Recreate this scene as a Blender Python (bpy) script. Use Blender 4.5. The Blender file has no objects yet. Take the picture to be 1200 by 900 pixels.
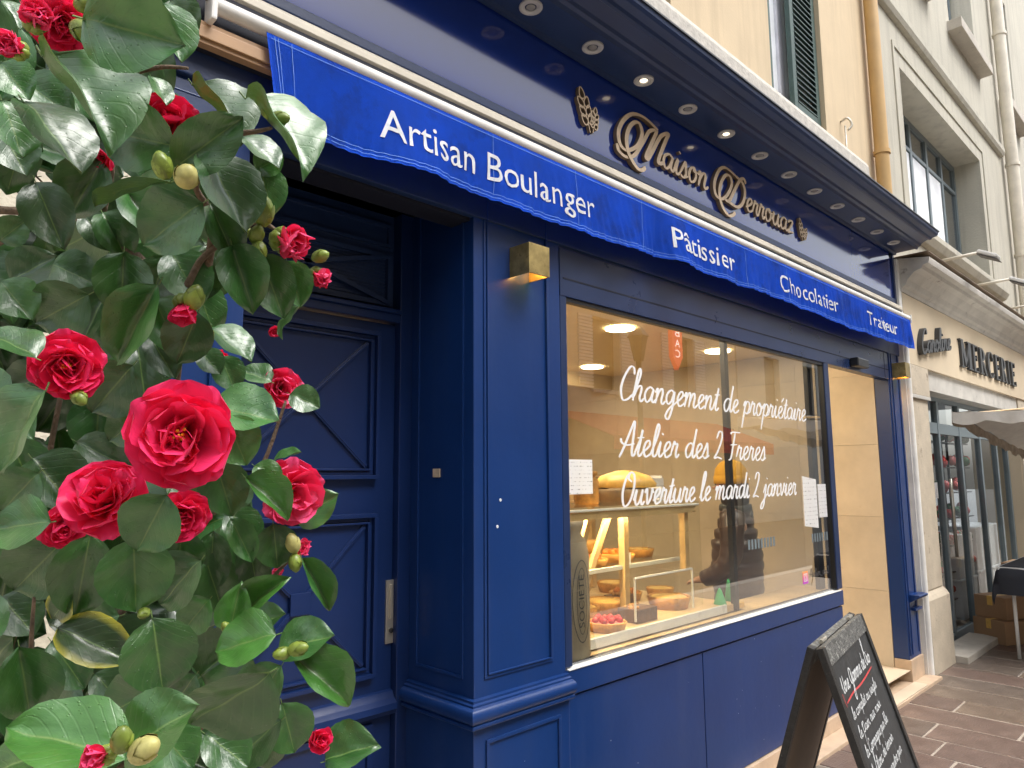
import bpy, bmesh, math, random
from mathutils import Vector, Matrix, Quaternion
random.seed(7)
S = bpy.context.scene
COL = S.collection
# ------------------------------------------------------------------ camera
RT = Vector((0.712815, -0.70131101, -0.00759259))
DN = Vector((0.08454317, 0.09666662, -0.99171973))
FW = Vector((0.69623791, 0.7062708, 0.12819647))
CP = Vector((0, -1.822, 1.5))
cam = bpy.data.cameras.new('camera'); co = bpy.data.objects.new('camera', cam); COL.objects.link(co)
m = Matrix(((RT.x, -DN.x, -FW.x, CP.x), (RT.y, -DN.y, -FW.y, CP.y), (RT.z, -DN.z, -FW.z, CP.z), (0, 0, 0, 1)))
co.matrix_world = m
cam.sensor_width = 36; cam.lens = 25.2; cam.clip_start = 0.02; cam.clip_end = 400
S.camera = co
# ------------------------------------------------------------------ world, sun, exposure
W = bpy.data.worlds.new('World'); S.world = W; W.use_nodes = True
nt = W.node_tree; nt.nodes.clear()
sky = nt.nodes.new('ShaderNodeTexSky'); sky.sky_type = 'NISHITA'; sky.sun_disc = False
SUN_EL, SUN_AZ = math.radians(58), math.radians(160)
sky.sun_elevation = SUN_EL; sky.sun_rotation = SUN_AZ; sky.air_density = 1.3; sky.dust_density = 4.0; sky.ozone_density = 1.0
hs = nt.nodes.new('ShaderNodeHueSaturation'); hs.inputs['Saturation'].default_value = 0.28
bg = nt.nodes.new('ShaderNodeBackground'); bg.inputs['Strength'].default_value = 0.15
wo = nt.nodes.new('ShaderNodeOutputWorld')
nt.links.new(sky.outputs[0], hs.inputs['Color']); nt.links.new(hs.outputs[0], bg.inputs[0]); nt.links.new(bg.outputs[0], wo.inputs[0])
sun = bpy.data.lights.new('sun', 'SUN'); sun.energy = 0.9; sun.angle = math.radians(25); sun.color = (1, .97, .93)
so = bpy.data.objects.new('sun', sun); COL.objects.link(so)
d = Vector((math.sin(SUN_AZ) * math.cos(SUN_EL), math.cos(SUN_AZ) * math.cos(SUN_EL), math.sin(SUN_EL)))
so.rotation_euler = d.to_track_quat('Z', 'Y').to_euler()
S.view_settings.view_transform = 'Standard'; S.view_settings.look = 'None'
S.view_settings.exposure = 1.15; S.view_settings.gamma = 1
S.render.engine = 'CYCLES'
S.cycles.max_bounces = 8; S.cycles.transparent_max_bounces = 16; S.cycles.glossy_bounces = 4; S.cycles.diffuse_bounces = 4
S.cycles.use_denoising = True
try: S.cycles.sample_clamp_indirect = 4.0
except Exception: pass

# ------------------------------------------------------------------ materials
def nodes(name):
    m = bpy.data.materials.new(name); m.use_nodes = True
    t = m.node_tree; b = t.nodes['Principled BSDF']
    return m, t, b
def N(t, kind, **kw):
    n = t.nodes.new(kind)
    for k, v in kw.items():
        if k in n.inputs: n.inputs[k].default_value = v
        else: setattr(n, k, v)
    return n
def ramp(t, src, stops):
    r = t.nodes.new('ShaderNodeValToRGB'); e = r.color_ramp.elements
    while len(e) < len(stops): e.new(.5)
    for i, (p, c) in enumerate(stops):
        e[i].position = p; e[i].color = (*c, 1) if len(c) == 3 else c
    t.links.new(src, r.inputs[0]); return r
def mat(name, col, rough=.5, metal=0, var=.12, scale=6, bump=0, bscale=60, coat=0, spec=.5, dirt=None, rvar=.1, sheen=0, objrand=0, streak=None):
    m, t, b = nodes(name)
    tc = t.nodes.new('ShaderNodeTexCoord')
    n = N(t, 'ShaderNodeTexNoise', Scale=scale, Detail=6, Roughness=.6); t.links.new(tc.outputs['Object'], n.inputs['Vector'])
    lo = tuple(c * (1 - var) for c in col); hi = tuple(min(1, c * (1 + var)) for c in col)
    r = ramp(t, n.outputs['Fac'], [(.3, lo), (.7, hi)]); out = r.outputs[0]
    if dirt:
        n2 = N(t, 'ShaderNodeTexNoise', Scale=dirt[1], Detail=8, Roughness=.7); t.links.new(tc.outputs['Object'], n2.inputs['Vector'])
        r2 = ramp(t, n2.outputs['Fac'], [(dirt[2], (0, 0, 0)), (dirt[2] + .12, (1, 1, 1))])
        mx = N(t, 'ShaderNodeMixRGB'); t.links.new(r2.outputs[0], mx.inputs[0]); t.links.new(out, mx.inputs[1]); mx.inputs[2].default_value = (*dirt[0], 1); out = mx.outputs[0]
    if streak:
        mp_ = N(t, 'ShaderNodeMapping'); mp_.inputs['Scale'].default_value = (5, 5, .35); t.links.new(tc.outputs['Object'], mp_.inputs[0])
        n9 = N(t, 'ShaderNodeTexNoise', Scale=1.6, Detail=7, Roughness=.65); t.links.new(mp_.outputs[0], n9.inputs['Vector'])
        r9 = ramp(t, n9.outputs['Fac'], [(.48, (0, 0, 0)), (.75, (streak[1],) * 3)]); m9 = N(t, 'ShaderNodeMixRGB'); m9.inputs[2].default_value = (*streak[0], 1)
        t.links.new(r9.outputs[0], m9.inputs[0]); t.links.new(out, m9.inputs[1]); out = m9.outputs[0]
    if objrand:
        oi = t.nodes.new('ShaderNodeObjectInfo'); h = t.nodes.new('ShaderNodeHueSaturation')
        mr = N(t, 'ShaderNodeMapRange'); mr.inputs[3].default_value = 1 - objrand; mr.inputs[4].default_value = 1 + objrand
        t.links.new(oi.outputs['Random'], mr.inputs[0]); t.links.new(mr.outputs[0], h.inputs['Value']); t.links.new(out, h.inputs['Color']); out = h.outputs[0]
    t.links.new(out, b.inputs['Base Color'])
    mr = N(t, 'ShaderNodeMapRange'); mr.inputs[3].default_value = max(0.02, rough - rvar); mr.inputs[4].default_value = rough + rvar
    t.links.new(n.outputs['Fac'], mr.inputs[0]); t.links.new(mr.outputs[0], b.inputs['Roughness'])
    b.inputs['Metallic'].default_value = metal; b.inputs['Specular IOR Level'].default_value = spec
    if coat: b.inputs['Coat Weight'].default_value = coat; b.inputs['Coat Roughness'].default_value = .12
    if sheen: b.inputs['Sheen Weight'].default_value = sheen
    if bump:
        n3 = N(t, 'ShaderNodeTexNoise', Scale=bscale, Detail=5); t.links.new(tc.outputs['Object'], n3.inputs['Vector'])
        bp = N(t, 'ShaderNodeBump', Strength=bump, Distance=.01); t.links.new(n3.outputs['Fac'], bp.inputs['Height']); t.links.new(bp.outputs[0], b.inputs['Normal'])
    return m
def emit(name, col, s):
    m, t, b = nodes(name); b.inputs['Base Color'].default_value = (*col, 1); b.inputs['Emission Color'].default_value = (*col, 1); b.inputs['Emission Strength'].default_value = s; return m
def glass(name, tint=(1, 1, 1), boost=1.0, base=.0, rough=0.0):
    m, t, b = nodes(name); t.nodes.remove(b)
    tr = N(t, 'ShaderNodeBsdfTransparent'); tr.inputs[0].default_value = (*tint, 1)
    gl = N(t, 'ShaderNodeBsdfGlossy'); gl.inputs['Roughness'].default_value = rough
    fr = N(t, 'ShaderNodeFresnel', IOR=1.52)
    mm = N(t, 'ShaderNodeMath', operation='MULTIPLY_ADD'); mm.inputs[1].default_value = boost; mm.inputs[2].default_value = base; mm.use_clamp = True
    mx = N(t, 'ShaderNodeMixShader'); t.links.new(fr.outputs[0], mm.inputs[0])
    ge = t.nodes.new('ShaderNodeNewGeometry'); ib = N(t, 'ShaderNodeMath', operation='SUBTRACT'); ib.inputs[0].default_value = 1; t.links.new(ge.outputs['Backfacing'], ib.inputs[1])
    m2 = N(t, 'ShaderNodeMath', operation='MULTIPLY'); t.links.new(mm.outputs[0], m2.inputs[0]); t.links.new(ib.outputs[0], m2.inputs[1]); t.links.new(m2.outputs[0], mx.inputs[0])
    t.links.new(tr.outputs[0], mx.inputs[1]); t.links.new(gl.outputs[0], mx.inputs[2]); t.links.new(mx.outputs[0], t.nodes['Material Output'].inputs[0])
    return m
BLUE = (.006, .033, .145)
M = {}
M['blue'] = mat('blue_paint', BLUE, .3, var=.1, scale=2.5, bump=.06, bscale=25, rvar=.06, spec=.55, dirt=((.035, .07, .18), 26, .69), streak=((.016, .042, .15), .8))
M['blue2'] = mat('blue_paint_flat', (.0055, .021, .094), .34, var=.12, scale=3, bump=.05, bscale=30)
M['greyblue'] = mat('window_frame_paint', (.014, .03, .09), .3, var=.1, spec=.6)
M['navygloss'] = mat('fascia_gloss_panel', (.012, .036, .24), .08, var=.06, coat=.15, spec=.55, rvar=.02)
M['navysoffit'] = mat('cornice_paint', (.016, .036, .11), .38, var=.15, scale=4, bump=.05)
M['groove'] = mat('groove_shadow_gap', (.006, .008, .02), .7)
M['awning'] = mat('awning_cloth', (.003, .085, .66), .8, var=.12, scale=9, bump=.25, bscale=400, spec=.25, dirt=((.006, .06, .45), 4, .52))
M['stitch'] = mat('stitch_thread', (.12, .28, .75), .7)
M['cream'] = mat('cream_profile', (.72, .66, .55), .4, dirt=((.35, .3, .22), 14, .66))
M['white'] = mat('white_paint', (.8, .79, .76), .4, dirt=((.5, .48, .42), 12, .68))
M['print'] = mat('white_print', (.60, .63, .68), .6, var=.15, scale=40)
M['tanwood'] = mat('tan_cassette', (.42, .25, .13), .5, var=.15)
M['gold'] = mat('brushed_bronze', (.68, .53, .37), .45, metal=.05, var=.15, scale=20)
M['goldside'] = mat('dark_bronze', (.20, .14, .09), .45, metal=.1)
M['brass'] = mat('aged_brass', (.42, .32, .13), .4, metal=.75, var=.3, scale=25, dirt=((.18, .14, .06), 40, .58))
M['steel'] = mat('satin_steel', (.6, .56, .48), .35, metal=.8, var=.1)
M['silver'] = mat('downlight_ring', (.62, .6, .58), .4, metal=.3)
M['lens'] = mat('downlight_lens', (.30, .29, .28), .4)
M['glow'] = emit('lamp_glow', (1, .55, .12), 2.2)
M['warm'] = emit('ceiling_lamp_glow', (1, .85, .55), 9)
M['litlens'] = emit('lit_downlight', (1, .85, .6), 1.0)
M['vinyl'] = mat('white_vinyl', (.74, .75, .77), .6, var=.02)
M['warmstrip'] = emit('case_strip_glow', (1, .7, .3), 2.5)
M['black'] = mat('black_metal', (.012, .013, .016), .35)
M['yellowwall'] = mat('ochre_render', (.63, .505, .34), .9, var=.09, scale=1.6, bump=.12, bscale=80, dirt=((.4, .28, .15), 9, .70), streak=((.42, .33, .22), .55))
M['palewall'] = mat('pale_rough_wall', (.68, .62, .50), .9, var=.1, scale=8, bump=.5, bscale=60)
M['yellowpipe'] = mat('ochre_pipe', (.55, .35, .14), .45, var=.08)
M['stone'] = mat('pale_stone', (.50, .46, .40), .8, var=.15, scale=5, bump=.3, bscale=50, dirt=((.25, .22, .18), 12, .60))
M['ledge'] = mat('weathered_ledge', (.52, .49, .44), .8, var=.2, scale=20, bump=.4, bscale=60, dirt=((.15, .14, .12), 30, .62))
M['beige'] = mat('beige_render', (.50, .475, .40), .92, var=.08, scale=1.5, bump=.35, bscale=45, dirt=((.33, .31, .26), 5, .66), streak=((.30, .28, .24), .6))
M['mercwall'] = mat('sand_panel', (.60, .50, .36), .8, var=.06, scale=2, bump=.08)
M['mercbase'] = mat('sand_stone_worn', (.52, .45, .35), .8, var=.14, scale=5, bump=.2, dirt=((.2, .15, .11), 7, .60))
M['cornicegrey'] = mat('grey_cornice', (.52, .50, .46), .7, var=.15, scale=6, dirt=((.22, .2, .18), 10, .6))
M['tile'] = mat('travertine_tile', (.62, .53, .41), .35, var=.12, scale=3, bump=.04, dirt=((.52, .36, .2), 10, .66), objrand=.05)
M['plinth'] = mat('pinkish_plinth_stone', (.55, .41, .29), .45, var=.16, scale=9, bump=.1)
M['grout'] = mat('mortar', (.36, .31, .26), .8, var=.2, scale=30, bump=.4, bscale=120)
M['shutter'] = mat('green_shutter_paint', (.045, .085, .075), .5, var=.2, scale=15)
M['winframe'] = mat('white_window_frame', (.62, .62, .68), .45)
M['bluegrey'] = mat('blue_grey_frame', (.16, .2, .22), .4)
M['darkglass'] = mat('dark_window_glass', (.03, .035, .04), .04, var=.05, coat=1)
M['curtain'] = mat('white_curtain', (.82, .85, .9), .8)
M['glass'] = glass('shop_glass', (.95, .96, .94), 2.8, .14)
M['caseglass'] = glass('display_case_glass', (.97, .98, .96), 1.0, .015)
M['mercglass'] = glass('mercerie_glass', (.9, .92, .92), .75, .02)
M['inwall'] = mat('interior_wall', (.60, .46, .26), .8, var=.05)
M['inceil'] = mat('interior_ceiling', (.78, .60, .34), .8, var=.04)
M['inbrown'] = mat('interior_brown_panel', (.40, .30, .18), .6, var=.2, scale=3)
M['infloor'] = mat('interior_floor_tile', (.40, .32, .22), .3)
M['lightwood'] = mat('light_wood', (.62, .44, .24), .5, var=.2, scale=8)
M['wood'] = mat('oak_veneer', (.36, .26, .16), .5, var=.3, scale=10)
M['whitetrim'] = mat('white_metal_trim', (.75, .76, .75), .3)
M['crust'] = mat('golden_crust', (.55, .27, .06), .6, var=.4, scale=30, bump=.3, objrand=.15)
M['custard'] = mat('custard', (.72, .45, .12), .4, var=.2, scale=25)
M['choc'] = mat('chocolate_cake', (.09, .04, .02), .45, var=.4, scale=60, bump=.3)
M['apricot'] = mat('apricot_glaze', (.62, .2, .03), .25, var=.4, scale=50, bump=.4)
M['redberry'] = mat('red_glaze', (.5, .02, .03), .2, var=.3, scale=40)
M['pink'] = mat('pink_cream', (.62, .12, .12), .4, var=.2)
M['burlap'] = mat('burlap', (.42, .34, .24), .9, var=.15, scale=15, bump=.6, bscale=500)
M['ink'] = mat('ink', (.06, .06, .065), .7)
M['paper'] = mat('paper', (.78, .78, .8), .7, var=.03)
M['puffer'] = mat('brown_puffer_nylon', (.06, .036, .028), .35, var=.3, scale=10, bump=.2, bscale=20)
M['puffer2'] = mat('green_grey_puffer', (.035, .04, .038), .4, var=.3)
M['mustard'] = mat('mustard_knit', (.75, .40, .03), .85, bump=.6, bscale=200)
M['skin'] = mat('skin', (.55, .32, .22), .5)
M['hair'] = mat('dark_hair', (.02, .014, .01), .5)
M['cloth'] = mat('dark_trousers', (.02, .022, .03), .8)
M['greenpack'] = mat('green_felt', (.03, .35, .13), .6)
M['boardblack'] = mat('black_board_paint', (.028, .03, .032), .5, var=.5, scale=30, dirt=((.08, .085, .085), 14, .6), bump=.1)
M['boardframe'] = mat('worn_black_frame', (.02, .019, .018), .5, var=.5, scale=60, bump=.4, bscale=150, dirt=((.30, .29, .27), 55, .66))
M['boardtop'] = mat('worn_grey_frame', (.10, .10, .095), .7, var=.6, scale=60, bump=.6, bscale=150, dirt=((.4, .4, .37), 45, .56))
M['boardback'] = mat('greyish_brown_board_back', (.16, .12, .09), .75, var=.15)
M['chalk'] = mat('chalk', (.58, .60, .61), .95, var=.3, scale=90)
M['redchalk'] = mat('red_chalk', (.55, .07, .07), .9)
M['darkletter'] = mat('dark_grey_letters', (.045, .047, .05), .4, var=.2)
M['card'] = mat('cardboard', (.36, .22, .12), .8, var=.1, scale=4)
M['plastic'] = mat('white_plastic_box', (.6, .62, .64), .4, var=.08)
M['blackcloth'] = mat('black_tablecloth', (.008, .011, .02), .8, bump=.2, bscale=20)
M['canvas'] = mat('offwhite_canvas', (.68, .66, .62), .85, var=.08, scale=12, bump=.4, bscale=12, dirt=((.5, .42, .33), 8, .62))
M['canvasunder'] = mat('shaded_canvas_valance', (.36, .30, .24), .9, var=.3, scale=14)  # brown paints in the shade on the inner side of the white canvas
M['red'] = mat('red_cloth', (.42, .03, .025), .8, var=.3)
M['green'] = mat('green_item', (.03, .12, .05), .7, var=.4)
M['bark'] = mat('grey_brown_bark', (.16, .11, .075), .85, var=.35, scale=60, bump=.5, bscale=150)
M['budgreen'] = mat('green_bud', (.2, .27, .045), .38, var=.3, scale=80, objrand=.3, spec=.5)
M['budpeach'] = mat('peach_bud_sepal', (.45, .42, .15), .45, var=.35, scale=60)
M['stamen'] = mat('yellow_stamen', (.8, .5, .03), .6)
M['oppwall'] = mat('opposite_render', (.52, .47, .38), .9, var=.1, scale=1)
M['oppgrey'] = mat('opposite_grey_render', (.40, .40, .38), .9, var=.1, scale=1)
M['shutlight'] = mat('pale_shutter', (.66, .64, .62), .6)
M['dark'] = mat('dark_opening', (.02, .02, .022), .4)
M['asphalt'] = mat('wet_asphalt', (.06, .058, .055), .35, var=.3, scale=20, bump=.3, bscale=200)
M['tabac'] = emit('tabac_red_sign', (.85, .09, .04), .45)
M['tabacw'] = emit('tabac_white_letters', (1, .9, .85), .9)

def leafmat(name, top, top2, edge=None):
    m, t, b = nodes(name)
    uv = t.nodes.new('ShaderNodeUVMap'); sp = t.nodes.new('ShaderNodeSeparateXYZ'); t.links.new(uv.outputs[0], sp.inputs[0])
    av = N(t, 'ShaderNodeMath', operation='SUBTRACT'); av.inputs[1].default_value = .5; t.links.new(sp.outputs['Y'], av.inputs[0])
    ab = N(t, 'ShaderNodeMath', operation='ABSOLUTE'); t.links.new(av.outputs[0], ab.inputs[0])
    tc = t.nodes.new('ShaderNodeTexCoord'); oi = t.nodes.new('ShaderNodeObjectInfo')
    ad = N(t, 'ShaderNodeVectorMath', operation='ADD'); t.links.new(tc.outputs['Object'], ad.inputs[0])
    cm = N(t, 'ShaderNodeCombineXYZ'); t.links.new(oi.outputs['Random'], cm.inputs[0]); sc = N(t, 'ShaderNodeVectorMath', operation='SCALE'); sc.inputs['Scale'].default_value = 37
    t.links.new(cm.outputs[0], sc.inputs[0]); t.links.new(sc.outputs[0], ad.inputs[1])
    n = N(t, 'ShaderNodeTexNoise', Scale=2.6, Detail=5); t.links.new(ad.outputs[0], n.inputs['Vector'])
    base = ramp(t, n.outputs['Fac'], [(.3, top), (.7, top2)])
    h = t.nodes.new('ShaderNodeHueSaturation'); mr = N(t, 'ShaderNodeMapRange'); mr.inputs[3].default_value = .65; mr.inputs[4].default_value = 1.35
    t.links.new(oi.outputs['Random'], mr.inputs[0]); t.links.new(mr.outputs[0], h.inputs['Value']); t.links.new(base.outputs[0], h.inputs['Color'])
    # midrib, side veins
    rib = ramp(t, ab.outputs[0], [(.004, (.8, .8, .8)), (.02, (0, 0, 0))])
    mx = N(t, 'ShaderNodeMixRGB'); mx.inputs[2].default_value = (.16, .27, .07, 1); t.links.new(rib.outputs[0], mx.inputs[0]); t.links.new(h.outputs[0], mx.inputs[1])
    vs = N(t, 'ShaderNodeMath', operation='MULTIPLY_ADD'); vs.inputs[1].default_value = -.9; t.links.new(ab.outputs[0], vs.inputs[0]); t.links.new(sp.outputs['X'], vs.inputs[2])
    v2 = N(t, 'ShaderNodeMath', operation='MULTIPLY'); v2.inputs[1].default_value = 44; t.links.new(vs.outputs[0], v2.inputs[0])
    v3 = N(t, 'ShaderNodeMath', operation='SINE'); t.links.new(v2.outputs[0], v3.inputs[0])
    vr = ramp(t, v3.outputs[0], [(.80, (0, 0, 0)), (1, (.13, .13, .13))])
    mx2 = N(t, 'ShaderNodeMixRGB'); mx2.inputs[2].default_value = (.10, .19, .06, 1); t.links.new(vr.outputs[0], mx2.inputs[0]); t.links.new(mx.outputs[0], mx2.inputs[1])
    out = mx2.outputs[0]
    if edge:
        er = ramp(t, ab.outputs[0], [(.33, (0, 0, 0)), (.5, (1, 1, 1))]); mx3 = N(t, 'ShaderNodeMixRGB'); mx3.inputs[2].default_value = (*edge, 1)
        t.links.new(er.outputs[0], mx3.inputs[0]); t.links.new(out, mx3.inputs[1]); out = mx3.outputs[0]
    n7 = N(t, 'ShaderNodeTexNoise', Scale=5, Detail=6, Roughness=.7); t.links.new(ad.outputs[0], n7.inputs['Vector'])
    sr = ramp(t, n7.outputs['Fac'], [(.68, (0, 0, 0)), (.72, (.5, .5, .5))]); mx5 = N(t, 'ShaderNodeMixRGB'); mx5.inputs[2].default_value = (.10, .075, .02, 1)
    t.links.new(sr.outputs[0], mx5.inputs[0]); t.links.new(out, mx5.inputs[1]); out = mx5.outputs[0]
    # underside paler
    ge = t.nodes.new('ShaderNodeNewGeometry'); mx4 = N(t, 'ShaderNodeMixRGB'); mx4.inputs[2].default_value = (.07, .12, .025, 1)
    t.links.new(ge.outputs['Backfacing'], mx4.inputs[0]); t.links.new(out, mx4.inputs[1])
    t.links.new(mx4.outputs[0], b.inputs['Base Color'])
    b.inputs['Specular IOR Level'].default_value = .85
    rr = N(t, 'ShaderNodeMapRange'); rr.inputs[3].default_value = .26; rr.inputs[4].default_value = .52; t.links.new(n.outputs['Fac'], rr.inputs[0]); t.links.new(rr.outputs[0], b.inputs['Roughness'])
    b.inputs['Coat Weight'].default_value = .35; b.inputs['Coat Roughness'].default_value = .2
    # droplets + veins relief
    vo = N(t, 'ShaderNodeTexVoronoi', Scale=16, Randomness=1); t.links.new(ad.outputs[0], vo.inputs['Vector'])
    dr = ramp(t, vo.outputs['Distance'], [(.10, (1, 1, 1)), (.2, (0, 0, 0))])
    n5 = N(t, 'ShaderNodeTexNoise', Scale=1.7); t.links.new(ad.outputs[0], n5.inputs['Vector'])
    nr = ramp(t, n5.outputs['Fac'], [(.45, (0, 0, 0)), (.58, (1, 1, 1))])
    dm = N(t, 'ShaderNodeMath', operation='MULTIPLY'); t.links.new(dr.outputs[0], dm.inputs[0]); t.links.new(nr.outputs[0], dm.inputs[1])
    ds = N(t, 'ShaderNodeMath', operation='MULTIPLY_ADD'); ds.inputs[1].default_value = -.9; t.links.new(vr.outputs[0], ds.inputs[0]); t.links.new(dm.outputs[0], ds.inputs[2])
    n6 = N(t, 'ShaderNodeTexNoise', Scale=9, Detail=3); t.links.new(ad.outputs[0], n6.inputs['Vector'])
    d2 = N(t, 'ShaderNodeMath', operation='MULTIPLY_ADD'); d2.inputs[1].default_value = .5; t.links.new(n6.outputs['Fac'], d2.inputs[0]); t.links.new(ds.outputs[0], d2.inputs[2])
    bp = N(t, 'ShaderNodeBump', Strength=.45, Distance=.0025); t.links.new(d2.outputs[0], bp.inputs['Height']); t.links.new(bp.outputs[0], b.inputs['Normal'])
    # thin: a little light comes through
    tl = N(t, 'ShaderNodeBsdfTranslucent'); tl.inputs[0].default_value = (.10, .22, .03, 1)
    ms = N(t, 'ShaderNodeMixShader'); ms.inputs[0].default_value = .10
    t.links.new(b.outputs[0], ms.inputs[1]); t.links.new(tl.outputs[0], ms.inputs[2]); t.links.new(ms.outputs[0], t.nodes['Material Output'].inputs[0])
    return m
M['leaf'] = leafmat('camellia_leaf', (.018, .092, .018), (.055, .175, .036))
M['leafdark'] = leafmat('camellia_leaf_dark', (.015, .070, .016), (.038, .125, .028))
M['leafyoung'] = leafmat('camellia_leaf_young', (.03, .12, .016), (.06, .19, .03))
M['leafedge'] = leafmat('camellia_leaf_yellow_edge', (.015, .055, .012), (.035, .10, .02), (.45, .42, .03))
def petalmat(name, a, c):
    m, t, b = nodes(name)
    uv = t.nodes.new('ShaderNodeUVMap'); sp = t.nodes.new('ShaderNodeSeparateXYZ'); t.links.new(uv.outputs[0], sp.inputs[0])
    r = ramp(t, sp.outputs['X'], [(.1, a), (.95, c)]); t.links.new(r.outputs[0], b.inputs['Base Color'])
    mp = N(t, 'ShaderNodeMapping'); mp.inputs['Scale'].default_value = (2, 40, 1); t.links.new(uv.outputs[0], mp.inputs[0])
    n = N(t, 'ShaderNodeTexNoise', Scale=1, Detail=3); t.links.new(mp.outputs[0], n.inputs['Vector'])
    bp = N(t, 'ShaderNodeBump', Strength=.25, Distance=.002); t.links.new(n.outputs['Fac'], bp.inputs['Height']); t.links.new(bp.outputs[0], b.inputs['Normal'])
    b.inputs['Roughness'].default_value = .5; b.inputs['Sheen Weight'].default_value = .25; b.inputs['Sheen Tint'].default_value = (1, .4, .5, 1)
    tl = N(t, 'ShaderNodeBsdfTranslucent'); tl.inputs[0].default_value = (.95, .02, .09, 1)
    ms = N(t, 'ShaderNodeMixShader'); ms.inputs[0].default_value = .3
    t.links.new(b.outputs[0], ms.inputs[1]); t.links.new(tl.outputs[0], ms.inputs[2]); t.links.new(ms.outputs[0], t.nodes['Material Output'].inputs[0])
    return m
M['petal'] = petalmat('red_camellia_petal', (.74, .008, .085), (.98, .035, .19))
M['petalpink'] = petalmat('pink_red_camellia_petal', (.84, .03, .16), (.98, .10, .30))
# paving: purple brown to grey green slabs, wet
def slabmat():
    m, t, b = nodes('wet_quartzite_slab')
    tc = t.nodes.new('ShaderNodeTexCoord'); oi = t.nodes.new('ShaderNodeObjectInfo')
    r = ramp(t, oi.outputs['Random'], [(0, (.12, .08, .067)), (.25, (.14, .10, .082)), (.5, (.125, .085, .072)), (.75, (.125, .10, .082)), (.9, (.155, .115, .085)), (1, (.135, .125, .105))])
    n = N(t, 'ShaderNodeTexNoise', Scale=4, Detail=7, Distortion=1.5); t.links.new(tc.outputs['Object'], n.inputs['Vector'])
    r2 = ramp(t, n.outputs['Fac'], [(.3, (.8, .75, .74)), (.55, (1.3, 1.3, 1.3)), (.75, (1.9, 1.85, 1.75))])
    mx = N(t, 'ShaderNodeMixRGB', blend_type='MULTIPLY'); mx.inputs[0].default_value = 1; t.links.new(r.outputs[0], mx.inputs[1]); t.links.new(r2.outputs[0], mx.inputs[2])
    t.links.new(mx.outputs[0], b.inputs['Base Color'])
    rr = N(t, 'ShaderNodeMapRange'); rr.inputs[3].default_value = .22; rr.inputs[4].default_value = .55; t.links.new(n.outputs['Fac'], rr.inputs[0]); t.links.new(rr.outputs[0], b.inputs['Roughness'])
    mp = N(t, 'ShaderNodeMapping'); mp.inputs['Scale'].default_value = (9, 30, 10); t.links.new(tc.outputs['Object'], mp.inputs[0])
    n2 = N(t, 'ShaderNodeTexNoise', Scale=1.4, Detail=8, Distortion=2); t.links.new(mp.outputs[0], n2.inputs['Vector'])
    bp = N(t, 'ShaderNodeBump', Strength=.5, Distance=.01); t.links.new(n2.outputs['Fac'], bp.inputs['Height']); t.links.new(bp.outputs[0], b.inputs['Normal'])
    return m
M['slab'] = slabmat()
def papermat(name, rows, ink=(.12, .12, .14)):
    m, t, b = nodes(name); tc = t.nodes.new('ShaderNodeTexCoord'); sp = t.nodes.new('ShaderNodeSeparateXYZ'); t.links.new(tc.outputs['Generated'], sp.inputs[0])
    mu = N(t, 'ShaderNodeMath', operation='MULTIPLY'); mu.inputs[1].default_value = rows * 6.283; t.links.new(sp.outputs['Z'], mu.inputs[0])
    si = N(t, 'ShaderNodeMath', operation='SINE'); t.links.new(mu.outputs[0], si.inputs[0])
    mp = N(t, 'ShaderNodeMapping'); mp.inputs['Scale'].default_value = (26, 1, rows); t.links.new(tc.outputs['Generated'], mp.inputs[0])
    n = N(t, 'ShaderNodeTexNoise', Scale=1.3, Detail=2); t.links.new(mp.outputs[0], n.inputs['Vector'])
    ad = N(t, 'ShaderNodeMath', operation='MULTIPLY_ADD'); ad.inputs[1].default_value = 2.4; t.links.new(n.outputs['Fac'], ad.inputs[0]); t.links.new(si.outputs[0], ad.inputs[2])
    r = ramp(t, ad.outputs[0], [(.0, (.85, .86, .88)), (1, ink)]); r.color_ramp.interpolation = 'LINEAR'
    mr = N(t, 'ShaderNodeMapRange'); mr.inputs[1].default_value = 2.25; mr.inputs[2].default_value = 2.5; t.links.new(ad.outputs[0], mr.inputs[0]); t.links.new(mr.outputs[0], r.inputs[0])
    t.links.new(r.outputs[0], b.inputs['Base Color']); b.inputs['Roughness'].default_value = .6
    return m
M['notice'] = papermat('printed_notice', 9); M['notice2'] = papermat('printed_notice_dense', 13)

# ------------------------------------------------------------------ mesh helpers
def link(name, me, mt=None, parent=None, kind=None, label=None):
    o = bpy.data.objects.new(name, me); COL.objects.link(o)
    if mt is not None:
        for x in (mt if isinstance(mt, (list, tuple)) else [mt]): me.materials.append(M[x] if isinstance(x, str) else x)
    if parent is not None: o.parent = parent
    if kind: o['kind'] = kind
    if label: o['label'] = label
    return o
def build(name, bm, mt, parent=None, smooth=False, bevel=0, kind=None, label=None, angle=None):
    bmesh.ops.recalc_face_normals(bm, faces=bm.faces)
    if bevel: bmesh.ops.bevel(bm, geom=[e for e in bm.edges if len(e.link_faces) == 2 and e.calc_face_angle(0) > .5], offset=bevel, segments=2, affect='EDGES', profile=.6)
    me = bpy.data.meshes.new(name); bm.to_mesh(me); bm.free()
    if smooth:
        me.shade_smooth()
        if angle:
            try: me.set_sharp_from_angle(angle=angle)
            except Exception: pass
    return link(name, me, mt, parent, kind, label)
def BM(): return bmesh.new()
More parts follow.
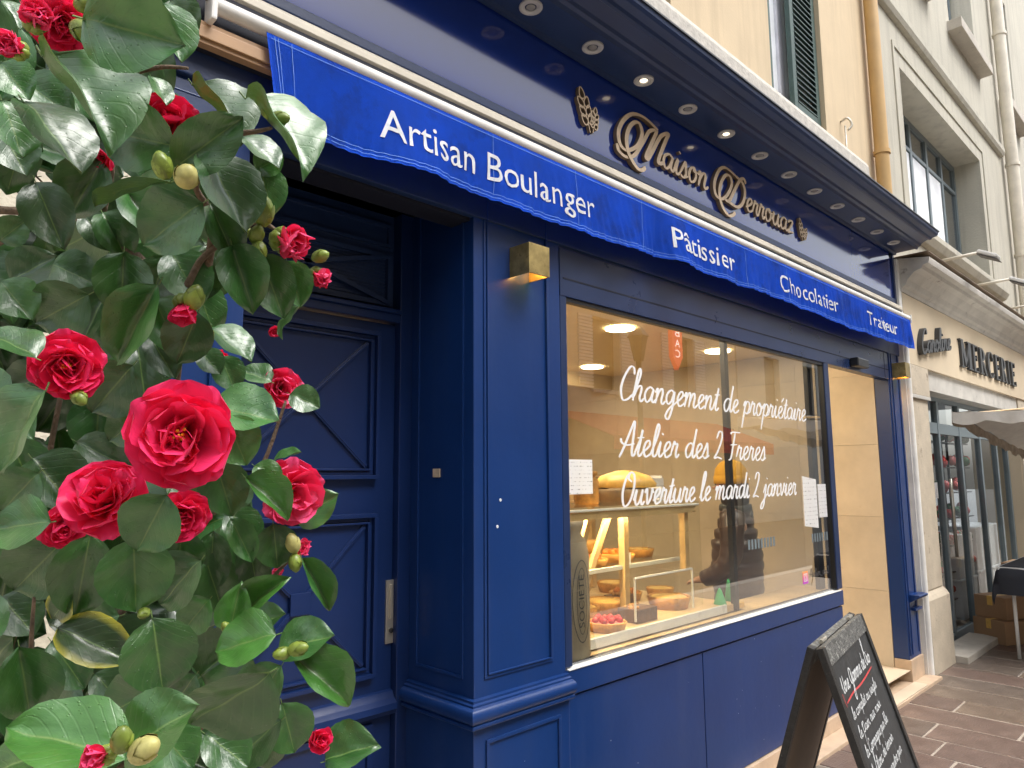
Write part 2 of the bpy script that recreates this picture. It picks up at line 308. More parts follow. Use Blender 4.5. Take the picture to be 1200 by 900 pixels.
def box(bm, x0, x1, y0, y1, z0, z1, mi=0):
    vs = [bm.verts.new(p) for p in ((x0, y0, z0), (x1, y0, z0), (x1, y1, z0), (x0, y1, z0), (x0, y0, z1), (x1, y0, z1), (x1, y1, z1), (x0, y1, z1))]
    for f in ((0, 3, 2, 1), (4, 5, 6, 7), (0, 1, 5, 4), (1, 2, 6, 5), (2, 3, 7, 6), (3, 0, 4, 7)):
        bm.faces.new([vs[i] for i in f]).material_index = mi
    return vs
def bar(bm, a, b, w, h, up=(0, 0, 1)):
    a, b = Vector(a), Vector(b); d = (b - a).normalized(); s = d.cross(Vector(up)).normalized(); u = s.cross(d)
    vs = []
    for p in (a, b):
        for i, j in ((-1, -1), (1, -1), (1, 1), (-1, 1)): vs.append(bm.verts.new(p + s * i * w / 2 + u * j * h / 2))
    for f in ((0, 1, 2, 3), (7, 6, 5, 4), (0, 4, 5, 1), (1, 5, 6, 2), (2, 6, 7, 3), (3, 7, 4, 0)): bm.faces.new([vs[i] for i in f])
def extr(bm, prof, x0, x1, axis='x'):
    """closed profile of (y,z) swept along x"""
    A = [bm.verts.new((x0, p[0], p[1]) if axis == 'x' else (p[0], x0, p[1])) for p in prof]
    B = [bm.verts.new((x1, p[0], p[1]) if axis == 'x' else (p[0], x1, p[1])) for p in prof]
    n = len(prof)
    for i in range(n): bm.faces.new((A[i], A[(i + 1) % n], B[(i + 1) % n], B[i]))
    bm.faces.new(A[::-1]); bm.faces.new(B)
def tube(bm, pts, r, seg=10, cap=True):
    pts = [Vector(p) for p in pts]; rs = r if isinstance(r, (list, tuple)) else [r] * len(pts); rings = []
    pu = None
    for i, p in enumerate(pts):
        d = (pts[min(i + 1, len(pts) - 1)] - pts[max(i - 1, 0)]).normalized()
        u = d.orthogonal().normalized() if pu is None else (pu - d * pu.dot(d)).normalized()
        pu = u; v = d.cross(u)
        rings.append([bm.verts.new(p + (u * math.cos(a) + v * math.sin(a)) * rs[i]) for a in [2 * math.pi * k / seg for k in range(seg)]])
    for i in range(len(rings) - 1):
        for k in range(seg): bm.faces.new((rings[i][k], rings[i][(k + 1) % seg], rings[i + 1][(k + 1) % seg], rings[i + 1][k]))
    if cap: bm.faces.new(rings[0][::-1]); bm.faces.new(rings[-1])
def lathe(bm, prof, seg=20, c=(0, 0, 0), sx=1, sy=1, mi=0, axis=None):
    c = Vector(c); rings = []
    q = Vector((0, 0, 1)).rotation_difference(Vector(axis)) if axis else Quaternion()
    for r, z in prof:
        if r < 1e-6: rings.append([bm.verts.new(c + q @ Vector((0, 0, z)))])
        else: rings.append([bm.verts.new(c + q @ Vector((r * sx * math.cos(2 * math.pi * k / seg), r * sy * math.sin(2 * math.pi * k / seg), z))) for k in range(seg)])
    for i in range(len(rings) - 1):
        a, b = rings[i], rings[i + 1]
        for k in range(seg):
            k2 = (k + 1) % seg
            if len(a) == 1 and len(b) == 1: continue
            if len(a) == 1: f = bm.faces.new((a[0], b[k2], b[k]))
            elif len(b) == 1: f = bm.faces.new((a[k], a[k2], b[0]))
            else: f = bm.faces.new((a[k], a[k2], b[k2], b[k]))
            f.material_index = mi
def ball(bm, c, r, seg=10, rings=6, mi=0, sq=1):
    lathe(bm, [(r * math.sin(math.pi * i / rings), -r * sq * math.cos(math.pi * i / rings)) for i in range(rings + 1)], seg, c, mi=mi)
def spline(pts, n=6):
    P = [Vector(p) for p in pts]; out = []
    for i in range(len(P) - 1):
        p0 = P[max(i - 1, 0)]; p1 = P[i]; p2 = P[i + 1]; p3 = P[min(i + 2, len(P) - 1)]
        for k in range(n):
            t = k / n; out.append(.5 * ((2 * p1) + (p2 - p0) * t + (2 * p0 - 5 * p1 + 4 * p2 - p3) * t * t + (3 * p1 - p0 - 3 * p2 + p3) * t ** 3))
    out.append(P[-1]); return out
RC = [0]
def ribbon(bm, pts, w, thick, y0, contrast=.5, n=6, map3=None, taper=True):
    """a pen stroke in the x,z plane with depth; thicker on downstrokes"""
    P = spline([(p[0], p[1], 0) for p in pts], n); L = []; R_ = []
    for i, p in enumerate(P):
        d = (P[min(i + 1, len(P) - 1)] - P[max(i - 1, 0)]); d = d.normalized() if d.length > 0 else Vector((1, 0, 0))
        ww = w * (1 - contrast + contrast * abs(d.y) ** 1.3) * .5
        if taper and (i < 2 or i > len(P) - 3): ww *= .75
        s = Vector((-d.y, d.x, 0)) * ww
        L.append(p + s); R_.append(p - s)
    RC[0] = (RC[0] + 1) % 5; thick += RC[0] * .00012
    f3 = map3 or (lambda u, v, k: (u, y0 - k, v))
    fr = [(bm.verts.new(f3(a.x, a.y, thick + i * 1.7e-5)), bm.verts.new(f3(b.x, b.y, thick + i * 1.7e-5))) for i, (a, b) in enumerate(zip(L, R_))]
    bk = [(bm.verts.new(f3(a.x, a.y, 0)), bm.verts.new(f3(b.x, b.y, 0))) for a, b in zip(L, R_)] if thick > .0045 else None
    for i in range(len(fr) - 1):
        bm.faces.new((fr[i][0], fr[i][1], fr[i + 1][1], fr[i + 1][0]))
        if bk:
            bm.faces.new((fr[i][0], fr[i + 1][0], bk[i + 1][0], bk[i][0])).material_index = 1
            bm.faces.new((fr[i][1], bk[i][1], bk[i + 1][1], fr[i + 1][1])).material_index = 1
    if bk:
        for i in (0, -1): bm.faces.new((fr[i][0], bk[i][0], bk[i][1], fr[i][1])).material_index = 1
def empty(name, loc, label=None, cat=None, group=None, parent=None):
    o = bpy.data.objects.new(name, None); COL.objects.link(o); o.location = loc; o.empty_display_size = .1
    if label: o['label'] = label
    if cat: o['category'] = cat
    if group: o['group'] = group
    if parent: o.parent = parent
    return o
def thing(name, label, cat, group=None, loc=(0, 0, 0)): return empty(name, loc, label, cat, group)
def tag(o, label, cat, group=None):
    o['label'] = label; o['category'] = cat
    if group: o['group'] = group
    return o
def panel_mould(bm, x0, x1, z0, z1, y, w=.012, d=.008, face=-1):
    """raised frame bead on a plane of constant y"""
    ya, yb = sorted((y, y + face * d))
    box(bm, x0, x1, ya, yb, z0, z0 + w); box(bm, x0, x1, ya, yb, z1 - w, z1)
    box(bm, x0, x0 + w, ya, yb, z0 + w, z1 - w); box(bm, x1 - w, x1, ya, yb, z0 + w, z1 - w)

# ------------------------------------------------------------------ cursive pen letters (x-height 1)
G = {
 'a': (.95, [[(.75,.85),(.5,1),(.2,.8),(.1,.4),(.3,.02),(.6,.25),(.78,.9),(.7,.3),(.83,.02),(1.02,.22)]]),
 'b': (.8, [[(0,.2),(.35,1.1),(.48,1.85),(.34,2.05),(.22,1.5),(.13,.3),(.35,0),(.62,.25),(.6,.8),(.35,.85)]]),
 'c': (.7, [[(.6,.85),(.42,1),(.18,.8),(.1,.4),(.3,0),(.55,.08),(.75,.25)]]),
 'd': (1.0, [[(.75,.85),(.5,1),(.2,.8),(.1,.4),(.3,.02),(.6,.3),(.8,1.1),(.92,2.0),(.82,1.2),(.74,.35),(.86,.02),(1.06,.22)]]),
 'e': (.74, [[(0,.22),(.35,.45),(.6,.75),(.48,1),(.24,.85),(.13,.4),(.33,0),(.6,.08),(.8,.25)]]),
 'g': (1.0, [[(.75,.85),(.5,1),(.2,.8),(.1,.4),(.3,.05),(.6,.3),(.78,.92),(.7,-.3),(.45,-.95),(.18,-.75),(.45,-.25),(1.05,.22)]]),
 'h': (.95, [[(0,.2),(.35,1.1),(.5,1.8),(.38,2.08),(.25,1.6),(.12,0)],[(.15,.2),(.35,.78),(.6,1),(.72,.8),(.64,.25),(.78,0),(1.0,.22)]]),
 'i': (.5, [[(0,.2),(.25,.98),(.18,.3),(.3,0),(.55,.22)],[(.33,1.42),(.36,1.52)]]),
 'j': (.52, [[(.0,.3),(.3,.98),(.24,0),(.08,-.8),(-.18,-.95),(-.22,-.65),(.2,-.15),(.57,.22)],[(.36,1.42),(.39,1.52)]]),
 'l': (.5, [[(0,.2),(.35,1.1),(.5,1.85),(.36,2.08),(.22,1.5),(.15,.3),(.3,0),(.55,.22)]]),
 'm': (1.3, [[(.0,.7),(.15,.98),(.19,.7),(.1,0)],[(.13,.3),(.33,.85),(.5,1),(.58,.75),(.5,0)],[(.53,.3),(.73,.85),(.93,1),(1.02,.75),(.96,.2),(1.1,0),(1.36,.22)]]),
 'n': (.92, [[(.0,.7),(.15,.98),(.19,.7),(.1,0)],[(.13,.3),(.35,.85),(.55,1),(.65,.75),(.59,.2),(.73,0),(.97,.22)]]),
 'o': (.85, [[(.45,1),(.2,.85),(.1,.4),(.3,0),(.58,.15),(.68,.6),(.45,1),(.5,.75),(.9,.78)]]),
 'p': (.85, [[(.0,.6),(.2,.98),(.2,.6),(.0,-1.05)],[(.17,.5),(.4,.95),(.65,.9),(.72,.5),(.5,.05),(.2,.15)],[(.5,.05),(.9,.22)]]),
 'r': (.68, [[(0,.2),(.2,1.02),(.3,.86),(.5,.88),(.42,.3),(.53,0),(.73,.22)]]),
 's': (.66, [[(0,.2),(.3,.9),(.38,1.05),(.45,.7),(.5,.25),(.3,0),(.08,.12)],[(.42,.06),(.7,.22)]]),
 't': (.55, [[(0,.2),(.3,1.0),(.42,1.65),(.3,.6),(.25,.2),(.38,0),(.6,.22)],[(.08,1.12),(.62,1.18)]]),
 'u': (.98, [[(.0,.3),(.2,.98),(.14,.35),(.33,0),(.6,.3),(.75,.98),(.69,.3),(.82,0),(1.03,.22)]]),
 'v': (.85, [[(0,.75),(.17,1),(.25,.5),(.35,.02),(.6,.4),(.68,1),(.75,.8),(.9,.78)]]),
 'x': (.75, [[(.05,.9),(.25,.95),(.5,.1),(.75,.15)],[(.65,1),(.1,0)]]),
 'q': (.9, [[(.75,.85),(.5,1),(.2,.8),(.1,.4),(.3,.05),(.6,.3),(.78,.92),(.7,-.9)],[(.72,0),(.95,.22)]]),
 'z': (.75, [[(.05,.8),(.25,1),(.6,.95),(.1,.05),(.4,.1),(.75,.12)]]),
 '2': (.9, [[(.1,1.45),(.3,1.95),(.62,1.85),(.6,1.3),(.3,.5),(.02,.05),(.35,.12),(.8,0)]]),
 'C': (1.0, [[(1.0,1.65),(.9,2.05),(.6,2.1),(.25,1.5),(.08,.7),(.3,.0),(.7,.05),(1.0,.35)]]),
 'A': (1.1, [[(-.05,-.1),(.25,.6),(.65,1.8),(.82,2.12),(.84,1.2),(.86,.2),(1.0,0),(1.15,.22)],[(-.1,1.05),(0,.8),(.4,.65),(1.0,.75)]]),
 'O': (1.15, [[(.6,2.1),(.25,1.7),(.1,.8),(.35,0),(.8,.2),(1.05,1.1),(.95,1.9),(.6,2.1),(.45,1.75),(.8,1.5)]]),
 'F': (.95, [[(.1,1.85),(.3,2.0),(1.15,2.0)],[(.6,2.0),(.48,1.0),(.35,.1),(.1,-.05)],[(.2,1.05),(.9,1.1)]]),
}
def cursive(bm, text, x0, z0, xh, w, width=None, thick=0.0012, y0=0, shear=.25, contrast=.35, rot=0, map3=None, rise=0):
    strokes = []; cx = 0
    for ch in text:
        if ch == ' ': cx += .55; continue
        acc = ch in 'éè'; base = 'e' if acc else ch; sc = 1
        if base not in G: base = ch.lower(); sc = 1.8
        if base not in G: cx += .6; continue
        adv, ss = G[base]
        for s in ss: strokes.append([(cx + p[0] * min(sc, 1.3), p[1] * sc) for p in s])
        if acc: strokes.append([(cx + .45, 1.35), (cx + .75, 1.7)] if ch == 'é' else [(cx + .3, 1.7), (cx + .55, 1.35)])
        cx += adv * min(sc, 1.3)
    kx = (width / cx) if width else xh
    for s in strokes:
        pts = [((p[0]) * kx + shear * p[1] * xh, p[1] * xh + rise * p[0] * kx) for p in s]
        c, sn = math.cos(rot), math.sin(rot)
        pts = [(x0 + a * c - b * sn, z0 + a * sn + b * c) for a, b in pts]
        ribbon(bm, pts, w, thick, y0, contrast, 5, map3)
def textmesh(body, w, h, name='text', extrude=0, capref='H'):
    """built-in sans lettering laid out as a mesh fitted in width w and cap height h, in the x,z plane"""
    def conv(s, e):
        cu = bpy.data.curves.new('tmp_text', 'FONT'); cu.body = s; cu.size = 1; cu.extrude = e; cu.resolution_u = 3
        ob = bpy.data.objects.new('tmp_text', cu); COL.objects.link(ob)
        dg = bpy.context.evaluated_depsgraph_get(); me = bpy.data.meshes.new_from_object(ob.evaluated_get(dg))
        bpy.data.objects.remove(ob); bpy.data.curves.remove(cu); return me
    me = conv(body, extrude); ref = conv(capref, 0)
    H = max(v.co.y for v in ref.vertices); bpy.data.meshes.remove(ref)
    xs = [v.co.x for v in me.vertices]; sx = w / (max(xs) - min(xs)); x0 = min(xs)
    for v in me.vertices: v.co = ((v.co.x - x0) * sx, -v.co.z, v.co.y * h / H)
    me.name = name
    return me

# ================================================================== SETTING: ground
bm = BM(); box(bm, -40, 80, -60, 30, -.4, -.03); build('ground', bm, 'asphalt', kind='structure')
bm = BM(); box(bm, -8, 30, -3.2, .6, -.028, -.0032); pave = build('pavement', bm, 'grout', kind='structure')
bm = BM(); box(bm, -8, 30, -3.36, -3.2, -.029, .0); build('kerb', bm, 'stone', kind='structure', bevel=.01)
rs = random.Random(3)
def slab_mesh(lx, ly):
    bm = BM(); vs = box(bm, .008, lx - .008, .005, ly - .005, -.02, 0)
    top = [v for v in bm.verts if v.co.z > -.001]
    for v in top: v.co.x += rs.uniform(-.003, .003); v.co.y += rs.uniform(-.003, .003)
    bmesh.ops.bevel(bm, geom=[e for e in bm.edges if all(v.co.z > -.001 for v in e.verts)], offset=.004, segments=1, affect='EDGES')
    me = bpy.data.meshes.new('paving_stone'); bm.to_mesh(me); bm.free(); me.materials.append(M['slab']); return me
SL = {(w, l): slab_mesh(w, l) for w in (.27, .29, .31) for l in (.34, .46, .58, .74)}
x = 3.02; count = 0
while x < 9.2 and count < 290:
    w = rs.choice((.27, .29, .31)); y = -.06 - rs.uniform(0, .3); first = True
    lim = -1.75 if x < 6 else -1.35
    prev = -.03
    while prev > lim:
        l = rs.choice((.34, .46, .58, .74)); y = prev - l
        o = bpy.data.objects.new('paving_stone', SL[(w, l)]); COL.objects.link(o); o.parent = pave
        o.location = (x, y, rs.uniform(-.002, .003) + (0)); prev = y; count += 1
    x += w
# stone doorstep strip under the shopfront
bm = BM(); box(bm, .3, 6.1, -.115, .5, -.005, .022)
build('threshold', bm, 'plinth', kind='structure', bevel=.004)
bm = BM(); box(bm, 1.0, 9.0, .5, 6, -.02, .1); build('shop_floor', bm, 'infloor', kind='structure')

# ================================================================== BAKERY SHOPFRONT
SF = thing('bakery_shopfront', 'navy blue painted bakery shopfront with pilasters, big display window and long cornice', 'shopfront')
def part(name, bm, mt, parent=SF, **k): return build(name, bm, mt, parent, **k)
# --- pilasters
def pilaster(x0, x1, name='pilaster', left_return=False):
    bm = BM()
    box(bm, x0, x1, .0, .40, .78, 2.62)                 # shaft
    p = part(name, bm, 'blue', bevel=.004)
    bm = BM(); panel_mould(bm, x0 + .045, x1 - .07, .84, 2.5, 0, w=.01, d=.005)
    panel_mould(bm, x0 + .057, x1 - .082, .852, 2.488, 0, w=.004, d=.010)
    if left_return:
        for a, b_ in (((.05, .06), 0), ((.30, .31), 0)):
            box(bm, x0 - .006, x0 + .001, a[0], a[1], .84, 2.5)
        box(bm, x0 - .006, x0 + .001, .06, .30, .84, .85)
    build('moulding', bm, 'blue', p, bevel=.0015)
    bm = BM()
    prof = [(0, .70), (-.030, .70), (-.034, .705), (-.034, .712), (-.028, .716), (-.036, .722), (-.042, .732), (-.043, .745), (-.038, .757), (-.028, .764), (-.022, .766), (-.022, .772), (-.014, .776), (-.014, .783), (0, .786)]
    A = []
    for (px, py) in ((x0, .36), (x0, 0), (x1, 0), (x1, .05)):
        row = []
        for (o, z) in prof:
            if px == x0 and py > 0: q = (x0 + o, py, z)
            elif px == x0: q = (x0 + o, o, z)
            elif py > 0: q = (x1 - o * .35, py, z)
            else: q = (x1 - o * .35, o, z)
            row.append(bm.verts.new(q))
        A.append(row)
    for i in range(3):
        for k in range(len(prof) - 1): bm.faces.new((A[i][k], A[i][k + 1], A[i + 1][k + 1], A[i + 1][k]))
    build('bead_moulding', bm, 'blue', p, smooth=True, angle=.6)
    bm = BM(); box(bm, x0 - .012, x1 + .004, -.012, .40, .10, .705); b_ = build('pedestal', bm, 'blue', p, bevel=.003)
    bm = BM(); panel_mould(bm, x0 + .04, x1 - .05, .17, .655, -.012, w=.012, d=.008)
    build('pedestal_moulding', bm, 'blue', p, bevel=.002)
    return p
pilaster(1.612, 2.062, left_return=True)
pilaster(.53, .80)
bm = BM(); box(bm, 5.785, 6.05, 0, .105, .172, 2.62); rp = part('pilaster', bm, 'blue', bevel=.004)
bm = BM(); box(bm, 5.80, 5.812, -.008, .001, .2, 2.6); box(bm, 5.855, 5.859, -.005, .001, .2, 2.5); box(bm, 6.0, 6.01, -.006, .001, .2, 2.5); build('moulding', bm, 'blue', rp)
bm = BM(); extr(bm, [(.001, .56), (-.07, .60), (-.075, .612), (-.07, .62), (.001, .62)], 5.86, 6.06); box(bm, 5.9, 6.05, -.03, .001, .50, .52); build('letter_flap', bm, 'blue', rp, bevel=.003)
bm = BM(); box(bm, 5.778, 6.055, -.012, .102, .022, .171); build('stone_foot', bm, 'plinth', rp, bevel=.003)
# --- under-window apron
for x0, x1 in ((2.066, 3.012), (3.018, 4.655)):
    bm = BM(); box(bm, x0, x1, .006, .05, .105, .694); part('apron_panel', bm, 'blue', bevel=.003)
bm = BM(); box(bm, 2.066, 4.655, .03, .055, .10, .80); part('apron_back', bm, 'groove')
bm = BM(); box(bm, 2.066, 4.655, -.004, .06, .702, .788); part('sill_board', bm, 'blue', bevel=.003)
bm = BM(); box(bm, 2.072, 4.62, -.008, .04, .789, .7945); part('sill_trim', bm, 'whitetrim', bevel=.002)
bm = BM(); box(bm, 2.05, 4.66, -.01, .06, .022, .10); part('stone_foot', bm, 'plinth', bevel=.003)
# --- window frame
WF = part('window_frame', (lambda b: (box(b, 2.062, 2.10, -.001, .06, .80, 2.27), box(b, 4.582, 4.655, -.001, .06, .80, 2.27), box(b, 2.062, 5.785, -.003, .06, 2.205, 2.40), b)[-1])(BM()), 'greyblue', bevel=.003)
bm = BM(); box(bm, 2.10, 2.105, .004, .03, .80, 2.2); box(bm, 4.574, 4.581, .004, .03, .80, 2.2); box(bm, 2.1, 4.58, .004, .03, 2.188, 2.204); build('gasket', bm, 'black', WF)
bm = BM(); box(bm, 2.08, 5.783, -.0045, .0, 2.275, 2.281); box(bm, 5.70, 5.704, -.0045, 0, 2.21, 2.40); build('joint_line', bm, 'groove', WF)
bm = BM(); box(bm, 2.104, 4.576, .020, .026, .797, 2.19); pane = part('glass_pane', bm, 'glass')
# --- beam and lambris above
bm = BM(); box(bm, .36, 6.05, -.008, .02, 2.41, 2.52); box(bm, .36, 6.05, -.02, .02, 2.53, 2.70); box(bm, 1.612, 5.785, .001, .02, 2.40, 2.41); part('lintel_beam', bm, 'navysoffit', bevel=.004)
bm = BM(); box(bm, .3, 6.05, .02, .12, 2.40, 3.4); part('lintel_core', bm, 'groove')
# --- fascia sign panel, frame lines
bm = BM(); box(bm, .36, 6.045, .0, .02, 2.87, 3.245); part('fascia_panel', bm, 'navygloss', bevel=.002)
bm = BM(); box(bm, .36, 6.08, -.012, .02, 2.835, 2.868); box(bm, 6.046, 6.085, -.012, .15, 2.80, 3.25); part('fascia_frame', bm, 'navysoffit', bevel=.003)
bm = BM(); box(bm, .36, 6.08, -.008, .0, 2.835, 2.842); part('fascia_bead', bm, 'steel')
# --- cornice
prof = [(.02, 3.246), (-.004, 3.246), (-.010, 3.236), (-.024, 3.236), (-.03, 3.250), (-.165, 3.253), (-.170, 3.246), (-.182, 3.246), (-.190, 3.262), (-.205, 3.268), (-.212, 3.282), (-.235, 3.296), (-.262, 3.306), (-.268, 3.300), (-.282, 3.301), (-.290, 3.312), (-.322, 3.318), (-.332, 3.330), (-.336, 3.348), (-.05, 3.40), (.02, 3.40)]
bm = BM(); extr(bm, prof, .3, 6.10); CO = part('cornice', bm, 'navysoffit', smooth=True, angle=.35)
bm = BM(); box(bm, .29, 6.11, -.342, -.05, 3.3485, 3.356); build('flashing', bm, 'black', CO)
lx = [1.44, 1.807, 2.174, 2.533, 2.896, 3.262, 3.63, 3.994, 4.352, 4.712, 5.075, 5.44, 5.792]
for i, X in enumerate(lx):
    bm = BM(); lathe(bm, [(0, .001), (.022, .001), (.024, -.004), (.030, -.0045), (.034, -.007), (.043, -.007), (.045, -.004), (.045, .003), (0, .003)], 24, (X, -.105, 3.2515))
    r_ = part('downlight', bm, 'silver', smooth=True, angle=.5)
    bm = BM(); lathe(bm, [(0, -.003), (.014, -.003), (.018, 0)], 16, (X, -.105, 3.249)); build('lens', bm, 'litlens' if i in (3, 5) else 'lens', r_, smooth=True)
# --- recessed door
DY = .40
DR = part('street_door', (lambda b: (box(b, .80, 1.555, DY - .02, DY + .03, .12, 2.07), b)[-1])(BM()), 'blue2', bevel=.003)
def xpanel(x0, x1, z0, z1, n):
    bm = BM(); y = DY - .02
    for k, (w, dd) in enumerate(((.018, .026), (.014, .010), (.010, .018))):
        o = sum((.016, .014, .010)[:k]); panel_mould(bm, x0 + o, x1 - o, z0 + o, z1 - o, y, w=w - .003, d=dd)
    a = .045; cx, cz = (x0 + x1) / 2, (z0 + z1) / 2; yy = y - .004
    for (p, q) in (((x0 + a, z0 + a), (x1 - a, z1 - a)), ((x0 + a, z1 - a), (x1 - a, z0 + a))):
        bar(bm, (p[0], yy, p[1]), (cx + (p[0] - cx) * .12, yy, cz + (p[1] - cz) * .12), .016, .012, up=(0, 1, 0)); bar(bm, (q[0], yy, q[1]), (cx + (q[0] - cx) * .12, yy, cz + (q[1] - cz) * .12), .016, .012, up=(0, 1, 0))
        bar(bm, (p[0], yy - .004, p[1]), (q[0], yy - .004, q[1]), .005, .008, up=(0, 1, 0))
    box(bm, cx - .035, cx + .035, yy - .012, yy, cz - .035, cz + .035)
    build('cross_moulding', bm, 'blue2', DR, bevel=.0015)
xpanel(.90, 1.475, 1.495, 2.03, 0); xpanel(.90, 1.475, .815, 1.375, 1)
bm = BM(); lathe_p = [(DY - .02, .68), (DY - .05, .683), (DY - .062, .70), (DY - .058, .72), (DY - .045, .732), (DY - .04, .736), (DY - .03, .755), (DY - .02, .76)]
extr(bm, lathe_p, .80, 1.555); build('rail_moulding', bm, 'blue2', DR, smooth=True, angle=.6)
bm = BM(); panel_mould(bm, .92, 1.475, .2, .66, DY - .02, w=.02, d=.012); build('lower_moulding', bm, 'blue2', DR)
bm = BM(); box(bm, 1.525, 1.562, DY - .028, DY - .02, .915, 1.135); hp = build('handle_plate', bm, 'steel', DR, bevel=.002)
bm = BM(); box(bm, 1.538, 1.552, DY - .034, DY - .026, 1.0, 1.12); build('pull_grip', bm, 'steel', DR, bevel=.003)
bm = BM(); lathe(bm, [(0, 0), (.008, 0), (.009, .006), (.004, .008), (0, .008)], 14, (1.545, DY - .028, .96), axis=(0, -1, 0)); build('lock', bm, 'black', DR)
bm = BM(); box(bm, 1.556, 1.612, DY - .05, DY + .03, .1, 2.62); box(bm, .79, .80, DY - .05, DY + .03, .1, 2.62); box(bm, .80, 1.556, DY - .05, DY + .03, 2.075, 2.105); box(bm, .80, 1.556, DY - .065, DY + .03, 2.105, 2.12)
part('door_frame', bm, 'blue2', bevel=.003)
bm = BM(); box(bm, .80, 1.556, DY, DY + .04, 2.12, 2.62)
TR = part('transom_light', bm, 'navysoffit')
bm = BM(); panel_mould(bm, .82, 1.535, 2.14, 2.34, DY, w=.018, d=.02); cx = 1.18
for s in ((.84, 2.15), (.84, 2.33), (1.52, 2.15), (1.52, 2.33)): bar(bm, (cx, DY - .02, 2.245), (s[0], DY - .02, s[1]), .016, .014, up=(0, 1, 0))
for k in range(14): box(bm, .83, 1.53, DY - .004, DY + .002, 2.155 + k * .0125, 2.160 + k * .0125)
build('glazing_bar', bm, 'navysoffit', TR)
bm = BM(); panel_mould(bm, .82, 1.535, 2.37, 2.46, DY, w=.012, d=.014); build('moulding', bm, 'navysoffit', TR)
bm = BM(); box(bm, .80, 1.612, .0, .44, 2.50, 2.56); part('porch_soffit', bm, 'navysoffit')
bm = BM(); box(bm, .80, 1.612, -.01, .44, .022, .12); part('door_step', bm, 'plinth', bevel=.004)
bm = BM(); box(bm, 1.606, 1.611, .175, .215, 1.50, 1.53); bx = build('bell_push', bm, 'gold', SF, bevel=.002)
# screw heads and chips on pilaster (small white dots)
bm = BM()
for (X, Z) in ((1.735, 1.42), (1.985, 1.455), (1.72, 1.33)): lathe(bm, [(.006, 0), (.005, .001), (0, .001)], 8, (X, -.0005, Z), axis=(0, -1, 0))
for i in range(26):
    X = random.uniform(1.7, 4.5); Z = random.uniform(.15, .68) if X > 2.1 else random.uniform(.2, .6); lathe(bm, [(random.uniform(.001, .0025), 0), (0, .0006)], 5, (X, (.0055 if X > 2.1 else -.0125), Z), axis=(0, -1, 0))
part('paint_chip', bm, 'print', kind='stuff')
# ================================================================== lettering + wheat on the fascia
SG = thing('raised_shop_sign', 'raised gold script letters and two wheat emblems on the glossy blue fascia', 'sign')
Y = -.002; TH = .017
def gold(name, fn):
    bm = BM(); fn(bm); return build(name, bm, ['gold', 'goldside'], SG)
def Mfn(bm):
    ribbon(bm, [(2.44, 2.954), (2.453, 2.922), (2.511, 2.912), (2.573, 2.945), (2.639, 3.027), (2.695, 3.099), (2.757, 3.124)], .024, TH, Y, .45, 8)
    ribbon(bm, [(2.757, 3.124), (2.714, 3.053), (2.659, 2.965), (2.672, 2.955), (2.712, 3.006), (2.782, 3.100), (2.85, 3.139), (2.827, 3.098), (2.768, 2.998), (2.758, 2.960), (2.80, 2.975)], .026, TH + .001, Y, .45, 8)
    ribbon(bm, [(2.762, 3.126), (2.655, 3.149), (2.561, 3.134), (2.489, 3.078), (2.450, 3.014), (2.455, 2.960), (2.493, 2.940), (2.543, 2.958), (2.596, 3.0), (2.628, 3.063), (2.611, 3.102), (2.575, 3.099), (2.533, 3.062), (2.508, 3.01), (2.507, 2.96), (2.531, 2.916), (2.58, 2.881), (2.616, 2.882), (2.645, 2.902)], .026, TH + .002, Y, .5, 8)
gold('letter', Mfn)
def Dfn(bm):
    ribbon(bm, [(3.505, 3.123), (3.398, 3.135), (3.325, 3.098), (3.271, 3.013), (3.28, 2.952), (3.34, 2.945), (3.406, 2.99), (3.456, 3.06), (3.438, 3.099), (3.387, 3.088), (3.333, 3.024), (3.317, 2.961), (3.343, 2.902), (3.396, 2.872), (3.439, 2.879), (3.477, 2.904)], .026, TH + .002, Y, .5, 8)
    ribbon(bm, [(3.505, 3.123), (3.585, 3.105), (3.607, 3.056), (3.578, 2.990), (3.518, 2.948), (3.445, 2.948), (3.40, 2.956)], .026, TH, Y, .4, 8)
    ribbon(bm, [(3.62, 3.11), (3.597, 3.133), (3.547, 3.105), (3.49, 3.039), (3.417, 2.955), (3.369, 2.961)], .026, TH + .001, Y, .4, 8)
gold('letter', Dfn)
def word(txt, x, wid, z, xh):
    tot = sum(G[c][0] for c in txt); k = wid / tot
    for c in txt:
        gold('letter', lambda bm: cursive(bm, c, x, z, xh, .0205, width=G[c][0] * k, thick=TH, y0=Y, shear=.22, contrast=.55))
        x += G[c][0] * k
word('aison', 2.785, .415, 2.955, .082); word('errouaz', 3.605, .60, 2.958, .078)
def wheat(cx, cz, sc, rot):
    bm = BM()
    def grain(px, pz, a, L=.052, w=.017):
        pts = []
        for k in range(13):
            t = 2 * math.pi * k / 12; u = L / 2 * math.cos(t); v = w * math.sin(t) * (1 - .35 * math.cos(t))
            pts.append((px + u * math.cos(a) - v * math.sin(a), pz + u * math.sin(a) + v * math.cos(a)))
        c, s = math.cos(rot), math.sin(rot)
        ribbon(bm, [(cx + sc * (p * c - q * s), cz + sc * (p * s + q * c)) for p, q in pts], .0065, TH, Y, 0, 2, taper=False)
    grain(0, .075, math.pi / 2)
    for k in range(3):
        grain(-.022, .035 - k * .038, math.pi / 2 + .45); grain(.022, .035 - k * .038, math.pi / 2 - .45)
    c, s = math.cos(rot), math.sin(rot)
    ribbon(bm, [(cx + sc * (p * c - q * s), cz + sc * (p * s + q * c)) for p, q in ((0, .05), (0, -.04), (0, -.10))], .006, TH - .003, Y, 0, 4)
    build('wheat_emblem', bm, ['gold', 'goldside'], SG)
